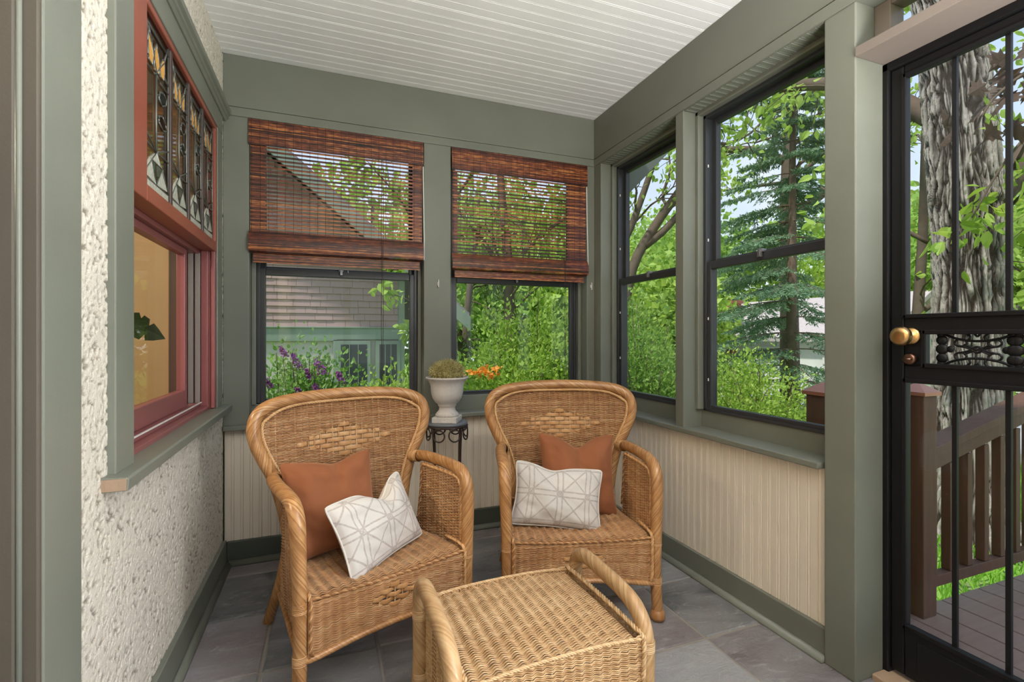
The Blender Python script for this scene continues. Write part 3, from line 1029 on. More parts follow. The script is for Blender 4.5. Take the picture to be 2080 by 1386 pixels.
bk = lambda a, d: (a, YB + d)
rt_ = lambda a, d: (XR + d, a)
window(2, bk, -0.351, 0.483, 'left back window under the first blind', ((0.10, 1.42),))
window(3, bk, 0.631, 1.480, 'right back window under the second blind')
window(4, rt_, 1.854, 2.520, 'far window of the right wall', ((2.468, 1.92), (2.468, 1.60), (2.468, 1.22), (2.468, 0.95)))
window(5, rt_, 1.124, 1.800, 'near window of the right wall', ((1.752, 1.86), (1.752, 1.52), (1.752, 1.16), (1.752, 0.88)))


# ---- security door in its recess
d1 = empty('door_1', (1.66, 1.02, 0), label='black iron security door with brass knob', **ST)
YO = 1.02


def dbox(mb, x0, x1, y0, y1, z0, z1):
    mb.box(x0 - 1.66, x1 - 1.66, y0 - YO, y1 - YO, z0, z1)


fr = MB()
dbox(fr, 1.655, 1.70, 1.004, 1.024, 0, 1.945); dbox(fr, 1.655, 1.70, 0.14, 1.024, 1.918, 1.945)
dbox(fr, 1.665, 1.70, 0.966, 1.004, 0.03, 1.918)                       # latch stile
dbox(fr, 1.665, 1.70, 0.18, 0.225, 0.03, 1.918)
for z0, z1 in ((1.885, 1.918), (1.094, 1.138), (0.946, 0.990), (0.03, 0.183)):
    dbox(fr, 1.665, 1.70, 0.225, 0.966, z0, z1)
dbox(fr, 1.665, 1.70, 0.914, 0.966, 0.990, 1.094)
fr.build('door_frame', M['black_iron'], d1, bevel=0.004)
ml = MB()
for (z0, z1, yt) in ((1.138, 1.885, 0.966), (0.183, 0.946, 0.966), (0.990, 1.094, 0.914)):
    dbox(ml, 1.658, 1.672, yt - 0.009, yt + 0.004, z0 - .004, z1 + .004); dbox(ml, 1.658, 1.672, 0.225, yt, z0 - 0.004, z0 + 0.009); dbox(ml, 1.658, 1.672, 0.225, yt, z1 - 0.009, z1 + 0.004)
ml.build('glazing_bead', M['black_iron'], d1, bevel=0.002)
kp = MB(); dbox(kp, 1.661, 1.668, 0.28, 0.93, 0.05, 0.155); kp.build('kick_panel', M['black_iron'], d1, bevel=0.004)
for (z0, z1) in ((1.138, 1.885), (0.183, 0.946), (0.990, 1.094)):
    g = MB(); dbox(g, 1.686, 1.689, 0.22, 0.962, z0 - 0.002, z1 + 0.002); g.build('pane', M['glass'], d1)
for y in (0.841, 0.724, 0.607, 0.490, 0.373):
    for z0, z1 in ((1.138, 1.885), (0.183, 0.946)):
        b_ = MB(); dbox(b_, 1.672, 1.683, y - 0.006, y + 0.006, z0, z1)
        b_.build('bar', M['black_iron'], d1, bevel=0.001)


def yz_tube(mb, pts, r, x=1.676, n=8, step=0.004):
    P = spline([(x - 1.66, y - YO, z) for y, z in pts], step)
    mb.tube(P, r, n)


def ring_pts(cy, cz, ry, rz, a0=0, a1=360, n=14):
    return [(cy + ry * math.cos(rad(a)), cz + rz * math.sin(rad(a))) for a in np.linspace(a0, a1, n)]


for uc in (0.790, 0.632, 0.474):
    orn = MB()
    zc = 1.042
    for s in (1, -1):
        yz_tube(orn, [(uc + 0.080, zc + s * 0.045), (uc + 0.045, zc + s * 0.030), (uc, zc + s * 0.024), (uc - 0.045, zc + s * 0.030), (uc - 0.080, zc + s * 0.045)], 0.0036)
        for q in (1, -1):
            yz_tube(orn, [(uc + q * 0.078, zc + s * 0.043), (uc + q * 0.055, zc + s * 0.049), (uc + q * 0.028, zc + s * 0.047), (uc + q * 0.016, zc + s * 0.036), (uc + q * 0.020, zc + s * 0.026)], 0.0033)
            yz_tube(orn, [(uc, zc + s * 0.036), (uc + q * 0.010, zc + s * 0.047), (uc + q * 0.022, zc + s * 0.051)], 0.0030)
            yz_tube(orn, ring_pts(uc + q * 0.038, zc + s * 0.019, 0.014, 0.010), 0.0030)
        yz_tube(orn, [(uc - 0.042, zc - s * 0.010), (uc - 0.020, zc - s * 0.004), (uc, zc + s * 0.008), (uc + 0.020, zc - s * 0.004), (uc + 0.042, zc - s * 0.010)], 0.0032)
        yz_tube(orn, [(uc - 0.030, zc + s * 0.014), (uc - 0.010, zc + s * 0.004), (uc + 0.010, zc - s * 0.004), (uc + 0.030, zc - s * 0.014)], 0.0030)
    orn.build('scrollwork', M['black_iron'], d1, True)
    fin = MB()
    for q in (1, -1):
        cy = uc + q * 0.082
        for (oy, oz, r) in ((0, 0, 0.016), (0, 0.026, 0.015), (0, -0.026, 0.015), (-q * 0.020, 0, 0.010), (0.004 * q, 0.042, 0.009), (0.004 * q, -0.042, 0.009)):
            pr_ = [(max(1e-4, r * math.sin(a)), r * 0.45 * math.cos(a)) for a in np.linspace(0.02, math.pi - 0.02, 8)]
            e = MB(); e.lathe(pr_, (0, 0, 0), 14)
            e.xform(Matrix.Translation((1.676 - 1.66, cy + oy - YO, zc + oz)) @ Matrix.Rotation(rad(90), 4, 'Y'))
            b0 = fin.n
            fin.V += e.V; fin.A += e.A; fin.F4 += [f_ + b0 for f_ in e.F4]; fin.NG += [[i + b0 for i in f_] for f_ in e.NG]; fin.n += e.n
    fin.build('finial', M['black_iron'], d1, True)
# the scrolled upright between the second and third bars
sc = MB()
for z0, z1 in ((1.138, 1.885), (0.183, 0.946)):
    dbox(sc, 1.672, 1.683, 0.612, 0.624, z0, z1)
sc.build('bar', M['black_iron'], d1)
sw = MB()
for zc in list(np.arange(1.22, 1.86, 0.105)) + list(np.arange(0.26, 0.92, 0.105)):
    for s in (1, -1):
        th = np.linspace(0, 3.6 * math.pi / 2, 14)
        yz_tube(sw, [(0.618 + s * (0.024 - 0.022 * math.cos(a) * (1 - a / 9)), zc + 0.026 * math.sin(a) * (1 - a / 9)) for a in th], 0.0045)
sw.build('scrollwork', M['black_iron'], d1, True)
kn = MB(); kn.lathe([(0.0265, 0.0), (0.0265, 0.003), (0.022, 0.007), (0.012, 0.010), (0.0095, 0.022), (0.013, 0.030), (0.024, 0.034), (0.0285, 0.042), (0.0285, 0.052), (0.024, 0.060), (0.012, 0.063), (0.001, 0.0635)], n=28)
kn.xform(Matrix.Translation((1.662 - 1.66, 0.945 - YO, 1.080)) @ Matrix.Rotation(rad(-90), 4, 'Y'))
kn.build('knob', M['brass'], d1, True)['label'] = 'polished brass knob'
db = MB(); db.lathe([(0.018, 0.0), (0.018, 0.004), (0.0165, 0.012), (0.013, 0.014), (0.001, 0.0145)], n=24)
db.box(-0.003, 0.003, -0.011, 0.011, 0.012, 0.024)
db.xform(Matrix.Translation((1.662 - 1.66, 0.945 - YO, 1.010)) @ Matrix.Rotation(rad(-90), 4, 'Y'))
db.build('deadbolt', M['bronze'], d1, True)['label'] = 'dull bronze deadbolt thumb turn'

tr = MB(); tr.box(1.525, 1.70, 0.12, 1.022, 1.945, 1.975)
t4 = tr.build('trim_4', M['taupe'], bevel=0.003); tag(t4, 'taupe ledge over the security door', **ST)
w6 = empty('window_6', label='narrow transom light above the security door', **ST)
tr = MB()
tr.box(1.615, 1.68, 0.974, 1.022, 1.975, 2.12); tr.box(1.615, 1.68, 0.12, 0.17, 1.975, 2.12); tr.box(1.615, 1.68, 0.17, 0.974, 1.975, 1.992); tr.box(1.615, 1.68, 0.17, 0.974, 2.102, 2.12)
tr.build('frame', M['taupe'], w6, bevel=0.003)
MB().box(1.645, 1.648, 0.168, 0.976, 1.99, 2.104).build('pane', M['glass'], w6)
boxobj('threshold', M['bare_wood'], (1.60, 1.72, 0.12, 1.02, -0.01, 0.018), d1, 0.004).location = (-1.66, -YO, 0)

# ================================================================== BLINDS
def blind(name, a0, a1, label, ztop, zval, zroll, zbot, seed, edge0, edge1):
    """woven bamboo blind: valance, see-through slats, folded bottom"""
    rs = np.random.RandomState(seed)
    cx = (a0 + a1) / 2
    w = (a1 - a0) / 2
    B = empty(name, (cx, 2.592, ztop), label=label, cat='blind', group='woven bamboo blinds')
    z_ = lambda z: z - ztop

    def strips(mb, x0, x1, z0, z1, yfun, h=0.0052, t=0.0022):
        k = max(1, int(round((z1 - z0) / h)))
        hh = (z1 - z0) / k
        for i in range(k):
            za = z0 + hh * i + 0.0003; zb = za + hh - 0.0005
            ya = yfun(za); yb = yfun(zb)
            j = rs.uniform(-0.0004, 0.0004)
            mb.hexa([(x0, ya + j, z_(za)), (x1, ya + j, z_(za)), (x1, ya + t + j, z_(za)), (x0, ya + t + j, z_(za))],
                    [(x0, yb + j, z_(zb)), (x1, yb + j, z_(zb)), (x1, yb + t + j, z_(zb)), (x0, yb + t + j, z_(zb))])
    v = MB()
    strips(v, -w, w, zval, ztop - 0.002, lambda z: -0.006 + 0.004 * ((z - zval) / (ztop - zval)) ** 2)
    v.box(-w, w, 0.004, 0.03, z_(ztop - 0.03), z_(ztop - 0.004))
    v.build('valance', M['bamboo'], B)
    # see-through slats, one object each
    sp = 0.0192
    n = int((zval - zroll) / sp)
    sm = MB(); sm.box(-w + 0.006, w - 0.006, 0.004, 0.0062, -0.0046, 0.0046)
    me = sm.mesh('slat', M['bamboo'])
    for i in range(n + 1):
        z = zval - 0.004 - sp * i
        if z < zroll: break
        link('slat', me, B, (0, 0, z_(z + rs.uniform(-0.0008, 0.0008))))
    # close-woven side borders
    for (x0, x1) in ((-w + 0.006, -w + 0.006 + edge0), (w - 0.006 - edge1, w - 0.006)):
        e = MB(); strips(e, x0, x1, zroll, zval, lambda z: 0.0064, 0.0062, 0.0018)
        e.build('side_border', M['bamboo'], B)
    # rolled fold and the tucked hem under it
    r = MB()
    hz = zroll - zbot
    zr = zbot + hz * 0.36
    strips(r, -w, w, zr, zroll, lambda z: -0.004 - 0.016 * math.sin(math.pi * min(1, max(0, (zroll - z) / (zroll - zr))) * 0.75))
    strips(r, -w + 0.004, w - 0.004, zr - 0.010, zr, lambda z: -0.010 + 0.012 * (zr - z) / 0.010)
    r.build('fold', M['bamboo'], B)
    h = MB()
    strips(h, -w + 0.018, w - 0.018, zbot, zr - 0.008, lambda z: 0.008)
    strips(h, -w + 0.018, w - 0.018, zbot, zbot + 0.012, lambda z: 0.005)
    h.build('hem', M['bamboo'], B)
    # vertical threads
    th = MB()
    k = int(2 * w / 0.0185 / 2)
    for i in range(k + 1):
        x = -w + 0.012 + (2 * w - 0.024) * i / k
        th.tube([(x, 0.002, z_(zroll)), (x + 0.0008, 0.002, z_(zval))], 0.0007, 4)
        th.tube([(x, -0.0075, z_(zval)), (x, -0.004, z_(ztop))], 0.0007, 4)
        th.tube([(x, -0.018, z_(zr + 0.02)), (x, -0.005, z_(zroll))], 0.0007, 4)
    th.build('thread', M['thread'], B)
    # white edge tape at the right
    e = MB()
    e.tube([(w + 0.001, 0.010, z_(zval)), (w + 0.003, 0.006, z_((zval + zroll) / 2)), (w + 0.005, 0.0, z_(zroll + 0.02)), (w + 0.003, -0.004, z_(zr))], 0.0032, 6)
    e.build('edge_tape', M['white_cord'], B)
    return B


bA = blind('bamboo_blind', -0.352, 0.478, 'wide bamboo blind nearest the stucco wall, over window with pink shingles', 2.118, 1.992, 1.582, 1.432, 3, 0.066, 0.050)
bB = blind('bamboo_blind', 0.634, 1.478, 'bamboo blind near the room corner, over window full of green shrubs', 2.118, 1.992, 1.535, 1.405, 4, 0.028, 0.125)


def pull_cord(x, z0, z1, label):
    mb = MB()
    rs = np.random.RandomState(int(x * 100) + 50)
    zz = np.linspace(z0, z1, 14)
    for d in (-0.004, 0.004):
        mb.tube([(d + 0.0015 * math.sin(i * 1.3 + d * 300), 0.001 * math.cos(i), z - z1) for i, z in enumerate(zz)], 0.0013, 5)
    mb.lathe([(0.002, -0.012), (0.0045, -0.010), (0.004, 0.0), (0.0015, 0.006)], (0, 0, z0 - z1), 8)
    o = mb.build('pull_cord', M['thread'], None, True)
    o.location = (x, 2.572, z1)
    tag(o, label, 'cord', 'blind pull cords')


pull_cord(0.263, 0.735, 1.99, 'dark pull cord hanging from the wide blind by the stucco wall')
pull_cord(1.318, 0.780, 1.99, 'dark pull cord hanging from the blind near the room corner')


def cleat(x, z, label):
    mb = MB()
    mb.box(-0.005, 0.005, -0.004, 0, -0.010, 0.010)
    mb.tube(spline([(0, -0.004, -0.016), (0, -0.011, -0.020), (0, -0.011, 0.020), (0, -0.004, 0.016)], 0.003), 0.003, 6)
    o = mb.build('cord_cleat', M['clip'], None, True)
    o.location = (x, 2.5995, z)
    tag(o, label, 'cleat', 'cord cleats')


cleat(0.560, 1.365, 'white cord cleat on the post between the two back windows')
cleat(1.530, 1.385, 'white cord cleat in the corner beside the second blind') if False else cleat(1.508, 1.385, 'white cord cleat in the corner beside the second blind')

# ================================================================== WICKER
def wrapped(mb, path, r, n=20, lay=34.0, ridge=0.0021, sub=2, hand=1, seed=0, step=0.006):
    """a pole wound with thin cane: helical ridges, one strand value per ridge"""
    n = int(n * 1.5)
    P = spline(path, step)
    k = len(P)
    r = np.interp(np.linspace(0, 1, k), np.linspace(0, 1, len(np.atleast_1d(r))), np.atleast_1d(r)) if np.ndim(r) else np.full(k, r)
    T, U, Wv = frames(P)
    L = np.concatenate([[0], np.cumsum(np.linalg.norm(np.diff(P, axis=0), axis=1))])
    m = n * sub
    th = np.arange(m) * 2 * np.pi / m
    tw = hand * np.tan(rad(lay)) * L / np.mean(r)
    ang = th[None, :] + tw[:, None]
    rr = r[:, None] + ridge * (np.abs(np.cos(np.arange(m) * np.pi / sub))[None, :] - 0.6)
    ring = P[:, None, :] + rr[..., None] * (np.cos(ang)[..., None] * U[:, None, :] + np.sin(ang)[..., None] * Wv[:, None, :])
    rs = np.random.RandomState(seed + 11)
    sv = np.repeat(0.22 + 0.56 * rs.rand(n), sub)
    mb.arr(ring.reshape(-1, 3), grid_faces(k, m, False, True), np.tile(sv, k))
    b = mb.n - k * m
    mb.NG.append([b + i for i in range(m)][::-1]); mb.NG.append([b + (k - 1) * m + i for i in range(m)])
    return mb


def rope(mb, path, r=0.0045, strands=3, pitch=0.032, seed=0, closed=False):
    P = spline(path, 0.004, closed)
    T, U, Wv = frames(P, closed)
    L = np.concatenate([[0], np.cumsum(np.linalg.norm(np.diff(P, axis=0), axis=1))])
    rs = np.random.RandomState(seed)
    for s_ in range(strands):
        a = 2 * np.pi * (L / pitch + s_ / strands)
        Q = P + r * 0.75 * (np.cos(a)[:, None] * U + np.sin(a)[:, None] * Wv)
        mb.tube(Q, r * 0.72, 6, a=rs.rand())
    return mb


def weave(mb, S, vs, urange, pitch, ridge=0.0, alt=0.0025, hw=0.0021, hd=0.0014, u_off=0.0, hole=None, seed=0, per=4, flip=1):
    """woven panel. S(u, v) -> point; weavers run along u at each v; upright stakes sit every `pitch` of u."""
    rs = np.random.RandomState(seed)

    def SP(u, v):
        return np.stack(S(u, v), -1)
    for k, v in enumerate(vs):
        u0, u1 = urange(v)
        if u1 - u0 < pitch * 0.6: continue
        segs = [(u0, u1)]
        if hole is not None:
            h_ = hole(v)
            if h_: segs = [(u0, h_[0]), (h_[1], u1)]
        for (a, b) in segs:
            if b - a < 0.006: continue
            m = max(3, int((b - a) / pitch * per) + 1)
            u = np.linspace(a, b, m)
            e = 1e-3
            P = SP(u, np.full(m, v)); Tu = unit(SP(u + e, np.full(m, v)) - SP(u - e, np.full(m, v))); Tv = unit(SP(u, np.full(m, v + e)) - SP(u, np.full(m, v - e)))
            N = unit(np.cross(Tu, Tv)) * flip
            ph = np.pi * (u - u_off) / pitch
            off = ridge * (np.cos(ph) ** 2 - 0.4) + alt * np.cos(ph + np.pi * k)
            j = rs.uniform(-0.25, 0.25) * hw
            C = P + N * off[:, None] + Tv * j
            ring = np.stack([C + Tv * hw, C + N * hd, C - Tv * hw, C - N * hd], 1)
            V = ring.reshape(-1, 3)
            mb.arr(V, grid_faces(m, 4, False, True), 0.28 + 0.44 * rs.rand())
    return mb


def stakes(mb, S, vs, urange, pitch, r=0.0024, u_off=0.0, seed=0):
    rs = np.random.RandomState(seed)
    U0 = min(urange(v)[0] for v in vs); U1 = max(urange(v)[1] for v in vs)
    vv = np.linspace(vs[0], vs[-1], 40)
    for k in range(int((U0 - u_off) / pitch) - 1, int((U1 - u_off) / pitch) + 2):
        u = u_off + k * pitch
        ok = [v for v in vv if urange(v)[0] <= u <= urange(v)[1]]
        if len(ok) < 3: continue
        mb.tube(np.stack([np.array(S(np.array([u]), np.array([v]))).reshape(3) for v in ok]), r, 5, a=rs.rand())
    return mb


def bands(mb, S, rows, half, pitch, u_c, hw, seed=0, flip=1):
    """wide flat basket-weave bands filling a diamond"""
    rs = np.random.RandomState(seed)
    for k, v in enumerate(rows):
        d = half(v)
        if d < pitch * 0.5: continue
        m = max(6, int(2 * d / pitch * 6))
        u = np.linspace(u_c - d, u_c + d, m)
        e = 1e-3
        f = lambda a, b: np.stack(S(a, b), -1)
        vv = np.full(m, v)
        P = f(u, vv); Tu = unit(f(u + e, vv) - f(u - e, vv)); Tv = unit(f(u, vv + e) - f(u, vv - e)); N = unit(np.cross(Tu, Tv)) * flip
        off = 0.0055 * np.cos(np.pi * (u - u_c) / pitch + np.pi * k)
        C = P + N * off[:, None]
        ring = np.stack([C + Tv * hw, C + Tv * hw * 0.75 + N * 0.0012, C - Tv * hw * 0.75 + N * 0.0012, C - Tv * hw, C - N * 0.0012], 1)
        mb.arr(ring.reshape(-1, 3), grid_faces(m, 5, False, True), 0.38 + 0.34 * rs.rand())
    return mb


def binding(mb, c, axis, r, h, n=5, seed=0):
    """a few turns of flat cane round a pole; c centre, axis direction"""
    a = unit(axis)
    ref = np.array([1.0, 0, 0]) if abs(a[0]) < 0.8 else np.array([0, 1.0, 0])
    u = unit(np.cross(a, ref)); w = np.cross(a, u)
    rs = np.random.RandomState(seed)
    for i in range(n):
        cc = np.asarray(c) + a * (i - (n - 1) / 2) * h / n
        th = np.linspace(0, 2 * np.pi, 22, endpoint=False)
        ring = []
        for (dr, dz) in ((0, -0.5), (0.0018, -0.3), (0.0018, 0.3), (0, 0.5)):
            ring.append(cc + (r + dr) * (np.cos(th)[:, None] * u + np.sin(th)[:, None] * w) + a * dz * h / n)
        V = np.stack(ring, 0).reshape(-1, 3)
        mb.arr(V, grid_faces(4, 22, False, True), rs.rand() * 0.5 + 0.4)


# ---- the armchair (local frame: x right, y to the back, z up; origin between the front feet)
def by(x, z):
    return 0.412 + 0.056 * (z - 0.33) / 0.51 - 0.052 * (x / 0.33) ** 2


RIM = [(0.212, 0.30), (0.225, 0.40), (0.242, 0.49), (0.268, 0.575), (0.302, 0.648), (0.326, 0.710), (0.331, 0.764), (0.311, 0.808), (0.260, 0.834), (0.18, 0.845), (0.09, 0.850), (0.0, 0.852)]
RZ = np.array([p[1] for p in RIM]); RX = np.array([p[0] for p in RIM])


def rim_half(z):
    return float(np.interp(z, RZ, RX))


def make_armchair(label):
    A = empty('wicker_armchair', (0, 0, 0), label=label, cat='armchair', group='wicker armchairs')
    R = 0.0215
    full = [(-x, by(x, z), z) for x, z in RIM] + [(x, by(x, z), z) for x, z in RIM[-2::-1]]
    mb = MB(); wrapped(mb, full, R, n=20, seed=1); mb.build('back_frame', M['cane'], A, True, attr='strand')
    for s in (-1, 1):
        j = 0.262
        arm = [(s * j, by(j, 0.578), 0.572), (s * 0.283, 0.335, 0.586), (s * 0.292, 0.22, 0.590), (s * 0.293, 0.10, 0.590), (s * 0.292, 0.040, 0.578), (s * 0.291, 0.008, 0.540), (s * 0.290, 0.0, 0.46), (s * 0.286, -0.001, 0.33), (s * 0.285, 0.0, 0.16), (s * 0.291, -0.004, 0.012)]
        mb = MB(); wrapped(mb, arm, [R, R, R * 1.02, R * 1.02, R * .96, R * .9, R * .92], n=20, hand=s, seed=2 + s); mb.build('arm', M['cane'], A, True, attr='strand')
        mb = MB(); mb.lathe([(0.012, 0.0), (0.026, 0.004), (0.0285, 0.016), (0.025, 0.030), (0.0195, 0.040)], (s * 0.291, -0.004, 0.0), 20, a=0.35)
        mb.build('foot', M['cane'], A, True, attr='strand')
        for ba in (((s * 0.2855, 0, 0.298), (0, 0, 1), R * 0.93, 0.030, 6, 1), ((s * 0.2855, 0, 0.148), (0, 0, 1), R * 0.93, 0.028, 6, 2),
                   ((s * 0.2705, 0.368, 0.579), (s * 0.12, -0.6, 0.08), R * 1.06, 0.046, 7, 3)):
            bd = MB(); binding(bd, *ba); bd.build('binding', M['cane'], A, True, attr='strand')
        mb = MB(); wrapped(mb, [(s * 0.222, 0.375, 0.36), (s * 0.235, 0.43, 0.20), (s * 0.258, 0.535, 0.0)], 0.0185, n=18, hand=s, seed=6 + s)
        mb.build('leg', M['cane'], A, True, attr='strand')
    # woven back with its diamond of flat bands
    S = lambda u, v: (u, by(u, v) - 0.004 + 0 * u, v + 0 * u)
    ur = lambda z: (-rim_half(z) + 0.016, rim_half(z) - 0.016)
    zs_ = np.arange(0.22, 0.840, 0.0050)
    top_w = lambda z: float(np.interp(z, [0.80, 0.822, 0.834, 0.840, 0.846], [0.297, 0.250, 0.18, 0.09, 0.02]))
    urz = lambda z: ur(z) if z < 0.80 else (-top_w(z), top_w(z))
    dz, dh, dw = 0.675, 0.068, 0.172
    half = lambda v: dw * (1 - abs(v - dz) / dh) if abs(v - dz) < dh else 0
    hole = lambda v: (-half(v), half(v)) if half(v) > 0.015 else None
    mb = MB()
    weave(mb, S, zs_, urz, 0.0235, ridge=0.0048, alt=0.0020, hw=0.0027, hd=0.0020, hole=hole, seed=5, per=6)
    stakes(mb, S, zs_, urz, 0.0235, 0.0030, seed=6)
    mb.build('back_weave', M['cane_back'], A, True, attr='strand')['kind'] = 'stuff'
    mb = MB(); bands(mb, S, np.arange(dz - dh + 0.0115, dz + dh, 0.0188), lambda v: half(v) + 0.014, 0.034, 0.0, 0.0088, 7)
    mb.build('diamond_band', M['cane'], A, True, attr='strand')
    # inner braid following the rim
    rp = []
    for x, z in RIM[1:]:
        f_ = 1 - 0.030 / max(x, 0.1) if x > 0.1 else 1
        rp.append((max(0, x - (0.026 if x > 0.2 else 0.012)), min(z, 0.848) - (0.0 if x > 0.32 else 0.020 if z > 0.78 else 0.0)))
    bp = [(-x, by(x, z) - 0.014, z) for x, z in rp] + [(x, by(x, z) - 0.014, z) for x, z in rp[-2::-1]]
    mb = MB(); rope(mb, bp, 0.0040, 3, 0.03, 8); mb.build('back_braid', M['cane'], A, True, attr='strand')
    # ribbed seat, stakes running front to back
    sw_ = lambda v: 0.262 - 0.10 * max(0, v - 0.02)
    S = lambda u, v: (u, v + 0 * u, 0.317 - 0.016 * np.exp(-((u / 0.17) ** 2)) * np.exp(-(((v - 0.2) / 0.13) ** 2)) - 0.010 * np.clip((0.02 - v) / 0.03, 0, 1) ** 2 + 0 * u)
    ys_ = np.arange(-0.010, 0.395, 0.0040)
    mb = MB(); weave(mb, S, ys_, lambda v: (-sw_(v), sw_(v)), 0.0315, ridge=0.0068, alt=0.0010, hw=0.0022, seed=9, per=8)
    mb.build('seat', M['cane_back'], A, True, attr='strand')['kind'] = 'stuff'
    # front apron with its small diamond
    zb = lambda u: 0.152 + 0.022 * np.clip(1 - (u / 0.25) ** 2, 0, 1)
    S = lambda u, v: (u, -0.016 + 0 * u, zb(u) + v * (0.308 - zb(u)))
    vs = np.linspace(0, 1, 44)
    dh2, dw2 = 0.27, 0.088
    half2 = lambda v: dw2 * (1 - abs(v - 0.56) / dh2) if abs(v - 0.56) < dh2 else 0
    mb = MB(); weave(mb, S, vs, lambda v: (-0.266, 0.266), 0.0266, ridge=0.0062, alt=0.0007, hw=0.0022, hd=0.0018, per=8, hole=lambda v: (-half2(v), half2(v)) if half2(v) > 0.012 else None, seed=10)
    stakes(mb, S, vs, lambda v: (-0.266, 0.266), 0.0266, 0.0028)
    mb.build('apron', M['cane_back'], A, True, attr='strand')['kind'] = 'stuff'
    mb = MB(); bands(mb, S, np.arange(0.56 - dh2 + 0.07, 0.56 + dh2, 0.115), lambda v: half2(v) + 0.012, 0.030, 0.0, 0.0078, 11)
    mb.build('diamond_band', M['cane'], A, True, attr='strand')
    mb = MB()
    rope(mb, [(-0.266, -0.016, 0.318), (-0.1, -0.018, 0.312), (0.1, -0.018, 0.312), (0.266, -0.016, 0.318)], 0.0034, 3, 0.026, 12)
    for s in (-1, 1):
        rope(mb, [(s * 0.258, 0.10, 0.336), (s * 0.262, 0.02, 0.336), (s * 0.263, -0.018, 0.322), (s * 0.262, -0.022, 0.27), (s * 0.262, -0.021, 0.18), (s * 0.255, -0.02, 0.158)], 0.0042, 3, 0.03, 13 + s)
    mb.build('apron_braid', M['cane'], A, True, attr='strand')
    mb = MB(); wrapped(mb, [(-0.285, -0.006, 0.143), (-0.24, -0.017, 0.148), (-0.12, -0.020, 0.163), (0, -0.020, 0.168), (0.12, -0.020, 0.163), (0.24, -0.017, 0.148), (0.285, -0.006, 0.143)], 0.0095, n=10, lay=58, step=0.0016, ridge=0.0008, seed=15)
    mb.build('apron_rail', M['cane'], A, True, attr='strand')
    # side panels: arm to below the seat
    for s in (-1, 1):
        S = lambda u, v: (s * (0.279 - 0.018 * np.clip((u - 0.0) / 0.3, 0, 1) - 0.012 * np.clip((0.33 - v) / 0.2, 0, 1)), u, v + 0 * u)
        ur2 = lambda z: (0.016, float(np.interp(z, [0.13, 0.33, 0.50, 0.58], [0.385, 0.318, 0.292, 0.285])))
        vs = np.arange(0.135, 0.575, 0.0052)
        mb = MB(); weave(mb, S, vs, ur2, 0.0180, ridge=0.0018, alt=0.0030, hw=0.0025, hd=0.0018, seed=16 + s)
        stakes(mb, S, vs, ur2, 0.0180, 0.0026)
        mb.build('side_weave', M['cane_back'], A, True, attr='strand')['kind'] = 'stuff'
        mb = MB()
        x = lambda u, z: float(S(np.array(u), np.array(z))[0]) - s * 0.006
        rope(mb, [(x(0.018, .34), 0.018, 0.34), (x(0.018, .5), 0.018, 0.50), (x(0.03, .55), 0.030, 0.552), (x(0.08, .566), 0.08, 0.567), (x(0.28, .566), 0.28, 0.566)], 0.0042, 3, 0.03, 18)
        rope(mb, [(x(0.288, .566), 0.288, 0.566), (x(0.295, .45), 0.298, 0.45), (x(0.318, .33), 0.320, 0.33)], 0.0036, 3, 0.03, 19)
        mb.build('side_braid', M['cane'], A, True, attr='strand')
        mb = MB(); wrapped(mb, [(s * 0.286, 0.0, 0.135), (s * 0.264, 0.2, 0.137), (s * 0.245, 0.42, 0.150)], 0.008, n=10, lay=58, step=0.0016, ridge=0.0008, seed=20)
        mb.build('side_rail', M['cane'], A, True, attr='strand')
    return A


def copy_tree(o, parent=None):
    c = o.copy(); COL.objects.link(c)
    if parent is not None: c.parent = parent
    for ch in list(o.children): copy_tree(ch, c)
    return c


def place(o, x, y, z, deg):
    o.location = (x, y, z); o.rotation_euler = (0, 0, rad(deg))
    return Matrix.Translation((x, y, z)) @ Matrix.Rotation(rad(deg), 4, 'Z')


chairA = make_armchair('honey wicker armchair nearest the stucco wall, rust and patterned cushions')
chairB = copy_tree(chairA)
chairB['label'] = 'honey wicker armchair by the right beadboard wall, behind the footstool'
MA = place(chairA, 0.197, 1.6035, 0, 17.6)
MBm = place(chairB, 0.895, 1.6055, 0, -15.6)


